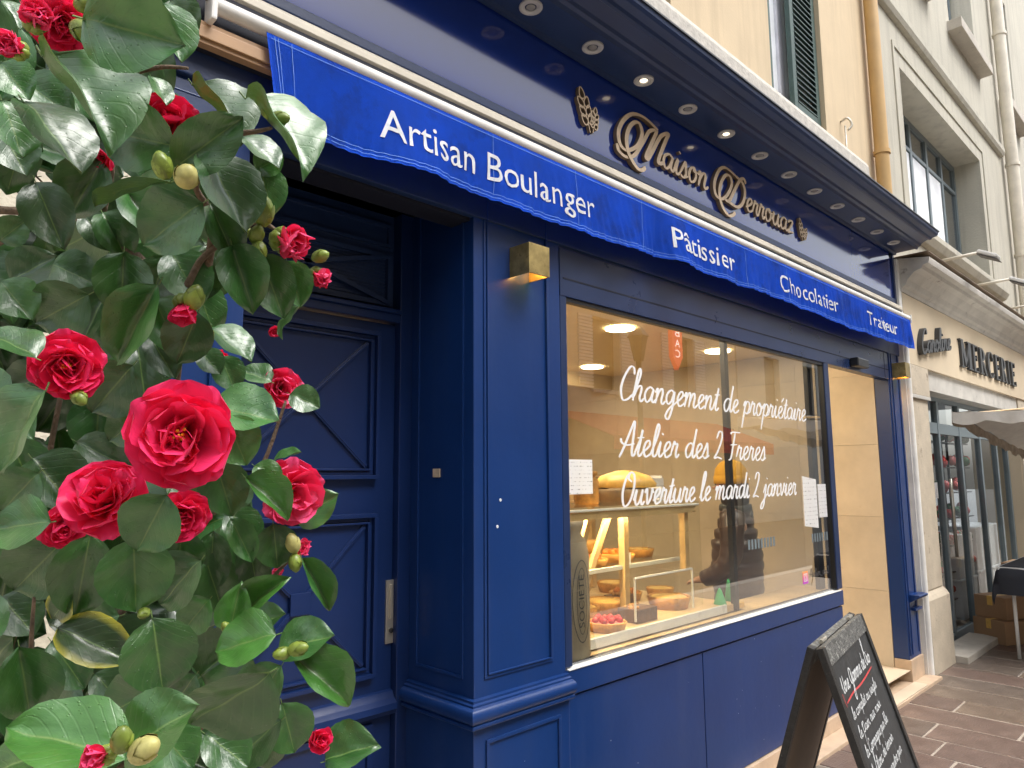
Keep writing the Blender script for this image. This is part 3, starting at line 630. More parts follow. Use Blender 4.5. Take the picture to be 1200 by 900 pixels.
wheat(2.225, 3.03, .95, .35); wheat(2.285, 3.005, .6, -.15); wheat(4.33, 3.02, .7, .25); wheat(4.385, 3.0, .5, -.5)
# ================================================================== awning
AW = thing('folded_awning', 'royal blue awning rolled up under the fascia with a lettered hanging valance', 'awning', loc=(3.4, -.07, 2.7))
def apart(name, bm, mt, parent=AW, **k):
    for v in bm.verts: v.co -= Vector((3.4, -.07, 2.7))
    return build(name, bm, mt, parent, **k)
bm = BM(); extr(bm, [(-.002, 2.772), (-.035, 2.772), (-.046, 2.780), (-.046, 2.800), (-.035, 2.812), (-.02, 2.826), (-.002, 2.832)], .40, 6.09); apart('cassette_cover', bm, 'cream', bevel=.002)
bm = BM(); box(bm, .42, 6.08, -.04, -.021, 2.60, 2.772); apart('cassette_back', bm, 'groove')
bm = BM(); box(bm, .585, 6.06, -.068, -.0405, 2.60, 2.660); box(bm, .585, 6.06, -.0755, -.0685, 2.612, 2.645); apart('cassette_base', bm, 'tanwood', bevel=.002)
bm = BM(); tube(bm, [(.655, -.078, 2.708), (6.085, -.078, 2.708)], .0215, 20); tb = apart('front_bar', bm, 'white', smooth=True, angle=.8)
bm = BM(); box(bm, .640, .656, -.104, -.052, 2.655, 2.735); apart('end_cap', bm, 'white', bevel=.006); bm = BM(); box(bm, 6.085, 6.098, -.104, -.052, 2.67, 2.735); apart('end_cap', bm, 'white', bevel=.006)
bm = BM()
for z, k in ((2.60, 0), (2.625, .03)): tube(bm, spline([(.60 - k, -.06, z + .05), (.57 - k, -.075, z + .07), (.60 - k, -.09, z + .13), (.64 - k, -.07, z + .12)], 5), .006, 6)
box(bm, .575, .60, -.09, -.045, 2.61, 2.70); apart('side_bracket', bm, 'steel')
def vy(x, z):
    t = (2.69 - z) / .24; a = min(1, max(0, (x - .79) / 1.2))
    y = -.092 - .012 * t
    y += t * (.030 * (1 - a) * math.sin((x - .8) * 9.5) + .006 * math.sin(x * 17 + 1.3) + .006 * a * math.sin(x * 31 + 2 * math.sin(x * 5)) * (.6 + .4 * math.sin(x * 2.3)) + .0035 * a * math.sin(x * 73 + 3 * math.sin(x * 7)) + .003 * math.sin(x * 140 + 5 * math.sin(x * 3 + z * 12)))
    y += .030 * t * math.exp(-((x - 2.62) / .10) ** 2) - .03 * t * math.exp(-((x - 2.80) / .09) ** 2)
    return y
def vx(x, z): return x + .035 * (1 if x < 1.1 else 0) * ((2.69 - z) / .24) * math.exp(-((x - .79) / .12) ** 2)
def vbot(x): return 2.452 + .012 * math.sin(x * 1.9 + 1) - .014 * math.exp(-((x - 1.05) / .2) ** 2) + .002 * math.sin(x * 9) + .02 * math.exp(-((x - 2.62) / .15) ** 2) + .01 * (x > 5)
bm = BM(); nx, nz = 560, 10; g = []
for i in range(nx + 1):
    x = .79 + (6.085 - .79) * i / nx; row = []
    for k in range(nz + 1):
        z = 2.69 + (vbot(x) - 2.69) * k / nz; row.append(bm.verts.new((vx(x, z), vy(x, z), z)))
    g.append(row)
for i in range(nx):
    for k in range(nz): bm.faces.new((g[i][k], g[i][k + 1], g[i + 1][k + 1], g[i + 1][k]))
bmesh.ops.solidify(bm, geom=bm.faces[:], thickness=-.0015)
VA = apart('valance', bm, 'awning', smooth=True)
def on_val(u, v, k): return (vx(u, v) - 3.4, vy(u, v) - k - .0018 + .07, v - 2.7)
def drape_text(body, x0, x1, zb, cap):
    me = textmesh(body, x1 - x0, cap, 'lettering'); b = bmesh.new(); b.from_mesh(me); bpy.data.meshes.remove(me)
    bmesh.ops.triangulate(b, faces=b.faces[:])
    bmesh.ops.subdivide_edges(b, edges=[e for e in b.edges if e.calc_length() > .02], cuts=2, use_grid_fill=False)
    bmesh.ops.triangulate(b, faces=b.faces[:])
    for v in b.verts: v.co = on_val(x0 + v.co.x, zb + v.co.z, .0006)
    mm = bpy.data.meshes.new('lettering'); b.to_mesh(mm); b.free(); link('lettering', mm, 'print', VA)
drape_text('Artisan', 1.15, 1.535, 2.513, .098); drape_text('Boulanger', 1.592, 2.17, 2.513, .098)
drape_text('Pâtissier', 2.72, 3.30, 2.522, .098); drape_text('Chocolatier', 3.80, 4.62, 2.520, .095); drape_text('Traiteur', 5.14, 5.73, 2.522, .095)
bm = BM()
def stitch(pts):
    for i in range(len(pts) - 1):
        (u0, z0), (u1, z1) = pts[i], pts[i + 1]; dx, dz = u1 - u0, z1 - z0; L = math.hypot(dx, dz); nx_, nz_ = -dz / L * .0009, dx / L * .0009
        q = [(u0 - nx_, z0 - nz_), (u1 - nx_, z1 - nz_), (u1 + nx_, z1 + nz_), (u0 + nx_, z0 + nz_)]
        bm.faces.new([bm.verts.new(on_val(a, b_, .0004)) for a, b_ in q])
for off in (.010, .022): stitch([(.80 + i * .02, vbot(.80 + i * .02) + off) for i in range(264)])
stitch([(.80 + i * .02, 2.676) for i in range(264)])
for X in (.812, .822, .862): stitch([(X, 2.685 - k * .022) for k in range(11)])
for X in (1.62, 2.06, 2.50, 3.42, 3.9, 4.7, 5.3): stitch([(X, 2.685 - k * .022) for k in range(11)])
build('seam', bm, 'stitch', VA)
# ================================================================== brass wall lamps
def wall_lamp(x0, label, zt=2.335):
    t = thing('wall_lamp', label, 'wall lamp', 'square brass wall lamps', (x0, 0, zt))
    w, dpt, h, k = .108, .10, .112, .006
    bm = BM(); box(bm, 0, w, -dpt, -dpt + k, -h, 0); box(bm, 0, k, -dpt + k, 0, -h, 0); box(bm, w - k, w, -dpt + k, 0, -h, 0); box(bm, k, w - k, -dpt + k, 0, -k, 0)
    build('shade', bm, 'brass', t, bevel=.0012)
    bm = BM(); box(bm, .02, .088, -.08, -.02, -.05, -.035); build('bulb', bm, 'glow', t, bevel=.004)
    bm = BM(); box(bm, .02, w - .02, -.075, -.065, -h + .02, -h + .028); build('reflector', bm, 'black', t)
    l = bpy.data.lights.new('lamp_bulb', 'POINT'); l.energy = .35; l.color = (1, .5, .12); l.shadow_soft_size = .02
    lo = bpy.data.objects.new('lamp_light', l); COL.objects.link(lo); lo.parent = t; lo.location = (.054, -.05, -.075)
wall_lamp(1.788, 'square brass lamp with amber glow on the wide pilaster left of the display window')
wall_lamp(5.86, 'square brass lamp on the narrow blue pilaster beside the shop entrance')
# ================================================================== vinyl writing and papers on the glass
def vinyl(txt, x0, x1, zb, xh, rise, label):
    bm = BM(); cursive(bm, txt, x0, zb, xh, .0150, width=x1 - x0 - .02, thick=.0004, y0=.0195, shear=.26, contrast=.55, rise=rise)
    o = build('window_lettering', bm, 'vinyl'); tag(o, label, 'window lettering', 'white script lines on the window')
vinyl('Changement de propriétaire', 2.45, 4.33, 1.825, .070, -.003, 'top white script line on the bakery window about a new owner')
vinyl('Atelier des 2 Freres', 2.45, 3.78, 1.585, .070, -.006, 'middle white script line on the bakery window naming two brothers')
vinyl('Ouverture le mardi 2 janvier', 2.44, 4.14, 1.375, .066, .006, 'bottom white script line on the bakery window giving the opening day')
def sheet(name, x0, x1, z0, z1, y, mt, label, cat, skew=0):
    bm = BM(); n = 6; g = []
    for i in range(n + 1):
        u = i / n; g.append([bm.verts.new((x0 + (x1 - x0) * u, y + .002 * math.sin(3 * u), z + skew * u)) for z in (z0, z1)])
    for i in range(n): bm.faces.new((g[i][0], g[i + 1][0], g[i + 1][1], g[i][1]))
    bmesh.ops.solidify(bm, geom=bm.faces[:], thickness=.0008)
    return tag(build(name, bm, mt, smooth=False), label, cat)
sheet('paper_notice', 2.115, 2.262, 1.43, 1.565, .0165, 'notice', 'small white notice taped inside the window above the sack', 'notice')
sheet('paper_notice', 4.21, 4.40, 1.20, 1.49, .0165, 'notice2', 'white printed notice beside the right window frame, larger of the two', 'notice', -.02)
sheet('paper_notice', 4.42, 4.54, 1.24, 1.44, .0165, 'notice', 'narrow bluish white notice against the right window frame', 'notice')
bm = BM()
for i in range(9): box(bm, 3.52 + i * .035, 3.54 + i * .035, .0185, .0193, 1.115, 1.165)
tag(build('glass_marking', bm, 'bluegrey', kind='stuff'), 'row of small frosted dashes on the shop glass in front of the jacket', 'window marking'); bm = BM()
for i in range(7): box(bm, 4.30 + i * .035, 4.318 + i * .035, .0185, .0193, 1.10, 1.15)
tag(build('glass_marking', bm, 'bluegrey', kind='stuff'), 'row of small frosted dashes below the white notices on the shop glass', 'window marking')
def gradmat():
    m, t, b = nodes('pink_orange_sticker'); tc = t.nodes.new('ShaderNodeTexCoord'); sp = t.nodes.new('ShaderNodeSeparateXYZ'); t.links.new(tc.outputs['Generated'], sp.inputs[0])
    r = ramp(t, sp.outputs['Z'], [(0, (.45, .06, .55)), (.5, (.8, .08, .3)), (1, (.9, .4, .1))]); t.links.new(r.outputs[0], b.inputs['Base Color']); b.inputs['Roughness'].default_value = .4; return m
M['grad'] = gradmat()
ST = thing('window_sticker', 'pink and orange camera logo sticker with account name at window corner', 'sticker')
bm = BM(); box(bm, 4.145, 4.215, .0185, .0195, .875, .945); build('badge', bm, 'grad', ST, bevel=.0)
bm = BM(); panel_mould(bm, 4.158, 4.202, .888, .932, .0184, w=.005, d=.0005); ribbon(bm, [(4.18 + .011 * math.cos(a * .785), .91 + .011 * math.sin(a * .785)) for a in range(9)], .004, .0005, .0184, 0, 3, taper=False); build('camera_mark', bm, 'white', ST)
bm = BM(); cursive(bm, 'Atelier', 4.235, .905, .022, .005, width=.15, thick=.0006, y0=.0185, shear=.1)
cursive(bm, 'des2f', 4.42, .905, .022, .005, width=.11, thick=.0006, y0=.0185, shear=.1); box(bm, 4.392, 4.415, .0178, .0185, .899, .903); build('account_name', bm, 'ink', ST)

# ================================================================== SHOP INTERIOR
IN = thing('shop_interior', 'warm ochre shop interior behind the display window', 'shop interior')
bm = BM(); box(bm, .9, 9.0, 4.4, 4.5, .1, 2.7); build('back_wall', bm, 'inbrown', IN)
bm = BM(); box(bm, .85, .95, .45, 4.4, .1, 2.7); build('side_wall', bm, 'inwall', IN)
bm = BM(); box(bm, .95, 9.0, .13, 4.4, 2.50, 2.6); build('ceiling', bm, 'inceil', IN)
bm = BM(); box(bm, .95, 5.80, 4.25, 4.4, 2.05, 2.5); box(bm, .95, 5.8, 2.6, 2.66, 2.36, 2.5); build('bulkhead', bm, 'inwall', IN)
bm = BM(); box(bm, .95, 5.0, 4.0, 4.05, 1.3, 1.33); box(bm, .95, 5.0, 4.0, 4.05, 1.75, 1.78); box(bm, .95, 5.0, 3.98, 4.05, .1, 1.0); build('back_shelf', bm, 'lightwood', IN)
# entrance side wall of travertine tiles
TW = thing('entrance_tile_wall', 'beige travertine tiled side wall just inside the shop entrance', 'tile wall')
bm = BM(); box(bm, 5.795, 5.9, .106, 4.4, .1, 2.5); build('wall_core', bm, 'grout', TW)
tm = {}
for (a, b_) in ((.61, .54),):
    bm = BM(); box(bm, 0, .012, .0008, a - .0008, .0008, b_ - .0008); bmesh.ops.bevel(bm, geom=bm.edges[:], offset=.0005, segments=1, affect='EDGES'); me = bpy.data.meshes.new('tile'); bm.to_mesh(me); bm.free(); me.materials.append(M['tile']); tm = me
for r in range(5):
    for c in range(7):
        z = .101 + r * .54
        if z > 2.3: continue
        o = bpy.data.objects.new('tile', tm); COL.objects.link(o); o.parent = TW; o.location = (5.783, .107 + c * .61 - (.0 if r % 2 == 0 else .0), z)
        if z + .54 > 2.5: o.scale.z = (2.498 - z) / .54
bm = BM(); box(bm, 4.66, 5.78, .03, .12, 2.24, 2.2799); part('door_head', bm, 'inbrown')
bm = BM(); box(bm, 5.02, 5.22, -.06, -.004, 2.225, 2.285); tag(build('motion_sensor', bm, 'black', bevel=.008), 'black motion sensor box above the shop entrance', 'sensor')
bm = BM(); box(bm, 4.66, 5.78, .0, 1.2, .1, .104); box(bm, 4.66, 5.78, -.11, -.02, .0225, .03); part('door_sill', bm, 'tile')
# inner posts of the sliding door
for nm, x0, x1, y0, lab in (('door_post', 3.515, 3.55, .10, 'thin dark vertical post behind the middle of the display window'), ('door_post', 4.50, 4.575, .07, 'dark vertical post behind the right edge of the display window')):
    bm = BM(); box(bm, x0, x1, y0, y0 + .03, .1, 2.49); tag(build(nm, bm, 'black', bevel=.003), lab, 'post')
# ceiling lamps and warm light
for i, (X, Yy) in enumerate(((3.886, 1.07), (5.1, 2.3), (5.2, 1.08), (2.9, 2.0), (4.4, 3.2), (2.2, 3.4), (6.6, 3.2))):
    bm = BM(); lathe(bm, [(0, -.006), (.075, -.006), (.085, -.012), (.10, -.012), (.10, 0)], 20, (X, Yy, 2.4985))
    o = tag(build('ceiling_lamp', bm, ['warm']), ['round warm ceiling lamp nearest the top left of the window', 'round warm ceiling lamp far back in the shop', 'round warm ceiling lamp beside the dark window post', 'round warm ceiling lamp above the display case', 'round warm ceiling lamp towards the back shelves', 'round warm ceiling lamp in the far left corner', 'round warm ceiling lamp deep to the right'][i], 'ceiling lamp', 'round shop ceiling lamps')
for (X, Yy, e) in ((2.9, .8, 24), (4.4, 2.2, 11), (2.4, 2.8, 16), (5.1, .6, 3.5)):
    l = bpy.data.lights.new('shop_ceiling_light', 'AREA'); l.energy = e; l.size = .8; l.color = (1, .80, .52)
    lo = bpy.data.objects.new('shop_ceiling_light', l); COL.objects.link(lo); lo.location = (X, Yy, 2.47)
# display case
DC = thing('display_case', 'glass and light wood pastry display case behind the shop window', 'display case', loc=(2.1, .12, .1))
def dpart(name, bm, mt, parent=DC, **k):
    for v in bm.verts: v.co -= Vector((2.1, .12, .1))
    return build(name, bm, mt, parent, **k)
bm = BM(); box(bm, 2.05, 3.60, .09, 1.25, .1, .80); dpart('base', bm, 'wood', bevel=.004)
bm = BM(); box(bm, 2.06, 3.56, .115, 1.2, .801, .835); dpart('deck', bm, 'lightwood')
bm = BM(); box(bm, 2.06, 3.42, .098, .114, .803, .845); box(bm, 2.06, 3.36, .20, .215, 1.345, 1.356); dpart('edge_trim', bm, 'whitetrim', bevel=.003)
bm = BM(); box(bm, 2.06, 3.36, .20, 1.1, 1.357, 1.366); dpart('top_glass', bm, 'caseglass')
bm = BM(); box(bm, 2.06, 3.34, .33, 1.05, 1.062, 1.070); dpart('middle_shelf', bm, 'caseglass')
bm = BM(); box(bm, 2.06, 3.34, .315, .33, 1.055, 1.075); dpart('shelf_trim', bm, 'whitetrim', bevel=.002)
bm = BM()
for (a, b_) in (((2.86, .32, .84), (2.86, .32, 1.34)), ((3.30, .26, 1.02), (3.30, .26, 1.34)), ((3.10, .9, .84), (3.10, .9, 1.34)), ((3.45, 1.0, .84), (3.45, 1.0, 1.34)), ((3.9, 1.6, .84), (3.9, 1.6, 1.34))):
    bar(bm, a, b_, .035, .035, up=(0, 1, 0))
dpart('post', bm, 'lightwood', kind='stuff')
bm = BM()
for (a, b_) in (((2.40, .28, .95), (2.56, .28, 1.33)), ((2.56, .34, .95), (2.78, .34, 1.33))): bar(bm, a, b_, .03, .02, up=(0, 1, 0))
box(bm, 2.06, 3.34, .21, .25, 1.31, 1.344); dpart('brace', bm, 'lightwood', kind='stuff')
bm = BM(); box(bm, 2.06, 3.36, .198, .204, .84, 1.345); dpart('front_glass', bm, 'caseglass')
bm = BM()
for (x0, x1) in ((2.72, 3.20),):
    for (a, b_) in (((x0, .16, .85), (x0, .16, 1.04)), ((x0, .16, 1.04), (x1, .16, 1.04)), ((x1, .16, 1.04), (x1, .16, .85))): bar(bm, a, b_, .008, .008, up=(0, 1, .01))
dpart('wire_divider', bm, 'whitetrim')
l = bpy.data.lights.new('case_strip_light', 'AREA'); l.shape = 'RECTANGLE'; l.energy = 7; l.size = .9; l.size_y = .03; l.color = (1, .72, .35)
lo = bpy.data.objects.new('case_strip_light', l); COL.objects.link(lo); lo.location = (2.6, .30, 1.325)
bm = BM(); box(bm, 2.12, 3.10, .285, .30, 1.332, 1.343); dpart('strip_lamp', bm, 'warmstrip')
# pastries: each its own thing
FC = {'n': 0}
def pastry(kind, x, y, z, r, h, lab):
    r *= 1.28; h *= 1.35
    t = thing(kind, lab, {'berry_tart': 'tart', 'flan': 'flan', 'chocolate_cake': 'cake', 'apricot_tart': 'tart', 'pie': 'pie', 'bread_roll': 'bread'}[kind], 'pastries in the display case', (x, y, z))
    bm = BM()
    if kind == 'bread_roll':
        lathe(bm, [(0, 0), (r * .8, .004), (r, h * .4), (r * .85, h * .8), (r * .4, h), (0, h)], 14, sx=1.2, sy=.8); build('crust', bm, 'crust', t, smooth=True); return t
    if kind == 'chocolate_cake':
        box(bm, -r, r, -r * .7, r * .7, 0, h); build('sponge', bm, 'choc', t, bevel=.004)
        bm = BM()
        for i in range(9): ball(bm, (random.uniform(-r, r) * .85, random.uniform(-r, r) * .55, h + .004), .009, 6, 4)
        build('nut_topping', bm, 'crust', t, smooth=True, kind='stuff'); return t
    seg = 28; rings = []
    for (rr, zz) in ((r * .0, .0), (r * .86, 0), (r, h), (r * .95, h + .003), (r * .92, h - .006)):
        rings.append((rr, zz))
    lathe(bm, rings, seg)
    for v in bm.verts:
        a = math.atan2(v.co.y, v.co.x)
        if v.co.z > h * .5: v.co.x *= 1 + .025 * math.cos(14 * a); v.co.y *= 1 + .025 * math.cos(14 * a)
    build('crust', bm, 'crust', t, smooth=True)
    bm = BM(); lathe(bm, [(r * .93, h - .01), (r * .8, h - .001), (r * .4, h + .003), (0, h + .004)], 24)
    build('filling', bm, {'flan': 'custard', 'berry_tart': 'pink', 'apricot_tart': 'apricot', 'pie': 'custard'}[kind], t, smooth=True)
    if kind in ('berry_tart', 'apricot_tart'):
        bm = BM()
        for i in range(14 if kind == 'berry_tart' else 10):
            a = i * 2.4; q = r * .78 * math.sqrt((i + .5) / 14); ball(bm, (q * math.cos(a), q * math.sin(a), h + .008), r * .17, 8, 5)
        build('fruit', bm, 'redberry' if kind == 'berry_tart' else 'apricot', t, smooth=True, kind='stuff')
    return t
Z0 = .836; Z1 = 1.0715
pl = [('berry_tart', 2.55, .19, Z0, .068, .028, 'small pink tart topped with red berries at the front of the case'),
 ('chocolate_cake', 2.82, .22, Z0, .062, .045, 'square chocolate cake with nuts beside the pink berry tart'),
 ('flan', 3.20, .30, Z0, .085, .042, 'pale round flan nearest the right end of the case'),
 ('flan', 2.88, .46, Z0, .085, .042, 'golden round flan behind the chocolate cake'),
 ('pie', 2.64, .44, Z0, .085, .045, 'brown crusted pie beside the burlap sack'),
 ('apricot_tart', 3.24, .60, Z0, .07, .03, 'glazed tart behind the pale flan at the right end'),
 ('chocolate_cake', 3.08, .52, Z0, .055, .04, 'dark cake between the golden flan and the glazed tart'),
 ('bread_roll', 2.84, .74, Z0, .055, .05, 'golden roll behind the golden flan on the lower deck'),
 ('bread_roll', 3.02, .80, Z0, .055, .05, 'golden roll at the back of the lower deck by the left post'),
 ('bread_roll', 3.18, .88, Z0, .055, .05, 'golden roll at the back middle of the lower deck'),
 ('pie', 3.42, .82, Z0, .075, .04, 'golden pie at the back of the lower deck'),
 ('pie', 3.45, .52, Z0, .06, .035, 'small golden pie at the right edge of the lower deck'),
 ('bread_roll', 3.36, 1.05, Z0, .055, .05, 'golden roll farthest back on the lower deck'),
 ('apricot_tart', 2.72, .42, Z1, .07, .026, 'orange glazed tart on the middle shelf next to the price card'),
 ('apricot_tart', 2.98, .46, Z1, .075, .028, 'orange glazed tart on the middle shelf right of the price card'),
 ('bread_roll', 2.82, .66, Z1, .055, .05, 'golden roll on the left of the middle shelf'),
 ('bread_roll', 3.00, .74, Z1, .055, .05, 'golden roll in the centre of the middle shelf'),
 ('bread_roll', 3.18, .78, Z1, .055, .055, 'golden roll behind the orange tarts on the middle shelf'),
 ('bread_roll', 3.08, .92, Z1, .06, .06, 'golden roll at the very back of the middle shelf'),
 ('pie', 3.24, .50, Z1, .06, .03, 'pale pie on the right of the middle shelf'),
 ('pie', 2.52, .52, Z1, .06, .03, 'pale pie on the far left of the middle shelf')]
for a in pl: pastry(*a)
bm = BM(); box(bm, 2.86, 2.95, .345, .347, 1.072, 1.125); o = build('price_card', bm, 'notice'); o.rotation_euler.x = 0; tag(o, 'small white price card on the middle shelf', 'price card')
# breads, jars and baskets above the case
bm = BM(); lathe(bm, [(0, 0), (.055, 0), (.06, .01), (.06, .11), (.045, .125), (.045, .135), (.055, .137), (.055, .155), (0, .158)], 24, (2.66, .38, 1.367)); tag(build('glass_jar', bm, 'crust', smooth=True), 'amber biscuit jar on the left of the case top', 'jar')
bm = BM(); lathe(bm, [(0, 0), (.15, 0), (.17, .06), (.165, .065), (.14, .01), (0, .01)], 24, (3.10, .48, 1.367)); k_ = tag(build('bread_basket', bm, 'wood', smooth=True), 'round wicker basket on the case top under its pale lid', 'basket')
bm = BM(); lathe(bm, [(.16, .0), (.165, .02), (.13, .06), (.05, .085), (0, .09)], 24, (3.10, .48, 1.44)); tag(build('basket_lid', bm, 'custard', smooth=True), 'pale domed lid over the round wicker basket', 'lid')
for i, (X, Yy, w, h, c, lab) in enumerate(((2.95, .62, .16, .10, 'lightwood', 'light wooden crate on the case top left of the basket'), (3.30, .85, .24, .13, 'wood', 'brown wooden crate on the case top behind the basket'), (3.30, .50, .14, .12, 'paper', 'white paper bag on the case top right of the basket'))):
    bm = BM(); box(bm, X - w / 2, X + w / 2, Yy - .08, Yy + .08, 1.367, 1.372); 
    for k in range(2): box(bm, X - w / 2, X + w / 2, Yy - .08, Yy - .072, 1.38 + k * h * .5, 1.38 + k * h * .5 + h * .38); box(bm, X - w / 2, X + w / 2, Yy + .072, Yy + .08, 1.38 + k * h * .5, 1.38 + k * h * .5 + h * .38)
    box(bm, X - w / 2, X - w / 2 + .008, Yy - .072, Yy + .072, 1.375, 1.38 + h); box(bm, X + w / 2 - .008, X + w / 2, Yy - .072, Yy + .072, 1.375, 1.38 + h)
    tag(build('bread_crate', bm, c), lab, 'crate', None)
bm = BM(); tube(bm, [(2.60, 1.15, 1.2), (2.60, 1.15, 2.0)], .03, 12); tag(build('golden_post', bm, 'custard', smooth=True), 'slim upright golden post behind the display case', 'post')  # upright post in one even golden colour
bm = BM(); tube(bm, [(2.60, 1.2, 2.12), (2.60, 1.2, 2.5)], .004, 6); lathe(bm, [(0, 0), (.06, 0), (.065, .01), (.05, .02), (0, .02)], 16, (2.60, 1.2, 2.11)); tag(build('hanging_fitting', bm, 'black', smooth=True), 'dark ceiling fitting hanging on a thin rod at left of the window', 'ceiling fitting')
# burlap sack
SK = thing('burlap_sack', 'burlap sack tied at the top with dark stamped lettering', 'sack', loc=(2.20, .075, .80))
bm = BM(); n = 24; rings = []
pr = [(.05, -.08, .0), (.085, -.06, 0), (.088, .2, 0), (.085, .38, 0), (.065, .45, 0), (.035, .475, 0), (.055, .50, 0), (.06, .52, 0)]
for (r, z, _) in pr:
    ring = []
    for k in range(n):
        a = 2 * math.pi * k / n; rr = r * (1 + .05 * math.sin(5 * a + z * 9) + .03 * math.sin(11 * a)); ring.append(bm.verts.new((rr * math.cos(a), .45 * rr * math.sin(a), z)))
    rings.append(ring)
for i in range(len(rings) - 1):
    for k in range(n): bm.faces.new((rings[i][k], rings[i][(k + 1) % n], rings[i + 1][(k + 1) % n], rings[i + 1][k]))
bm.faces.new(rings[0][::-1]); bm.faces.new(rings[-1]); build('bag', bm, 'burlap', SK, smooth=True)
me = textmesh('SOCIETE', .20, .030, 'stamp')
for v in me.vertices: x_, z_ = v.co.x, v.co.z; xx = .012 - z_; v.co = (xx, -.45 * math.sqrt(max(0, .0905 ** 2 - xx ** 2)) - .004, .12 + x_)
link('stamp', me, 'ink', SK)
bm = BM()
for R_, dr in ((1, .003),):
    ribbon(bm, [(.0 + .05 * math.sin(t * .3927), .22 + .155 * math.cos(t * .3927)) for t in range(17)], .004, .0005, -.0465, 0, 3, taper=False)
    ribbon(bm, [(.0 + .028 * math.sin(t * .3927), .22 + .125 * math.cos(t * .3927)) for t in range(17)], .003, .0005, -.0465, 0, 3, taper=False)
for v in bm.verts: v.co.y = -.45 * math.sqrt(max(0, .0905 ** 2 - v.co.x ** 2)) - .0035
build('stamp_ring', bm, 'ink', SK)
# small green decorations on the window ledge
for i, (X, Yy, h, lab) in enumerate(((3.46, .16, .12, 'green felt cone standing upright on the window ledge'), (3.66, .20, .15, 'tall leaning green felt cone on the window ledge'))):
    bm = BM(); lathe(bm, [(0, 0), (.045, 0), (.03, h * .4), (.012, h * .85), (0, h)], 14, (0, 0, 0)); o = build('felt_cone', bm, 'greenpack', smooth=True); o.location = (X, Yy, .80); o.rotation_euler = (0, -.25 * i, 0); tag(o, lab, 'decoration')
bm = BM(); box(bm, 3.38, 3.48, .12, .17, .80, .83); tag(build('sweet_box', bm, 'redberry', bevel=.004), 'small red box lying on the window ledge', 'box')
bm = BM(); box(bm, 3.56, 3.66, .13, .18, .80, .825); tag(build('sweet_box', bm, 'custard', bevel=.004), 'small yellow box lying between the green cones', 'box')
bm = BM(); box(bm, 2.05, 4.58, .056, .26, .77, .80); build('window_ledge', bm, 'lightwood', IN)

# ------------------------------------------------------------------ the customer
def skin_obj(name, verts, edges, radii, mt, parent=None, sub=2, root=0):
    me = bpy.data.meshes.new(name); me.from_pydata([Vector(v) for v in verts], edges, []); o = link(name, me, mt, parent)
    sk = o.modifiers.new('skin', 'SKIN'); 
    for i, v in enumerate(me.skin_vertices[0].data): v.radius = (radii[i] if isinstance(radii[i], tuple) else (radii[i], radii[i])); v.use_root = (i == root)
    s = o.modifiers.new('sub', 'SUBSURF'); s.levels = s.render_levels = sub
    for p in me.polygons: p.use_smooth = True
    dg = bpy.context.evaluated_depsgraph_get(); m2 = bpy.data.meshes.new_from_object(o.evaluated_get(dg)); o.modifiers.clear(); o.data = m2; m2.name = name
    m2.shade_smooth()
    return o
PE = thing('person', 'person in brown quilted puffer jacket and mustard knit hat seen from behind', 'person', loc=(4.14, .42, .1))
PE.rotation_euler.z = math.radians(20); PE.scale = (1.04, .95, .895)
# faces +y (away from the street)
V = [(0, 0, .86), (0, 0, 1.0), (0, 0, 1.15), (0, -.01, 1.28), (0, 0, 1.36), (0, .01, 1.43), (0, .02, 1.50)]
R1 = [(.15, .11), (.14, .10), (.15, .11), (.15, .10), (.07, .06), (.05, .055), (.05, .05)]
E1 = [(i, i + 1) for i in range(6)]
def addc(pts, rad, frm):
    last = frm
    for p, r in zip(pts, rad): V.append(p); R1.append(r); E1.append((last, len(V) - 1)); last = len(V) - 1
    return last
for s in (-1, 1):
    addc([(s * .09, 0, .78), (s * .095, .01, .46), (s * .10, 0, .10), (s * .10, .06, .05), (s * .10, .13, .035)], [.085, .06, .04, .035, .03], 0)
    w = addc([(s * .17, -.01, 1.27), (s * .22, 0, 1.02), (s * .20, .16, .88), (s * .19, .20, .87)], [.055, .042, .032, .03], 3)
    for k in range(4): addc([(s * (.17 + .018 * k), .24, .87 - .003 * k), (s * (.17 + .018 * k), .265, .86), (s * (.17 + .018 * k), .275, .84)], [.009, .0085, .008], w)
    addc([(s * .155, .215, .88), (s * .15, .24, .875)], [.010, .009], w)
skin_obj('body', V, E1, R1, 'skin', PE)
# head with face
HX = -.05
bm = BM(); lathe(bm, [(0, -.115), (.035, -.108), (.055, -.08), (.068, -.04), (.076, 0), (.078, .04), (.07, .08), (.045, .108), (0, .118)], 20, (HX, .02, 1.50), sx=.95, sy=1.18)
lathe(bm, [(0, 0), (.012, .004), (.009, .018), (0, .03)], 8, (HX, .105, 1.475), axis=(0, 1, .2))
for s in (-1, 1): lathe(bm, [(0, 0), (.012, .003), (.018, .008), (.01, .014), (0, .015)], 8, (HX + s * .072, .01, 1.49), sy=1.5, axis=(s, -.3, 0))
build('head', bm, 'skin', PE, smooth=True)
bm = BM()
for s in (-1, 1): ball(bm, (HX + s * .03, .098, 1.505), .009, 8, 5)
build('eye', bm, 'ink', PE, smooth=True, kind='stuff')
bm = BM(); lathe(bm, [(0, 0), (.018, .002), (0, .005)], 10, (HX, .104, 1.445), sy=.35, axis=(0, 1, 0)); build('mouth', bm, 'red', PE)
bm = BM(); lathe(bm, [(.05, -.17), (.088, -.12), (.092, -.05), (.086, .03), (.07, .07), (0, .09)], 20, (HX, -.012, 1.50), sx=.95, sy=1.0)
build('hair', bm, 'hair', PE, smooth=True)
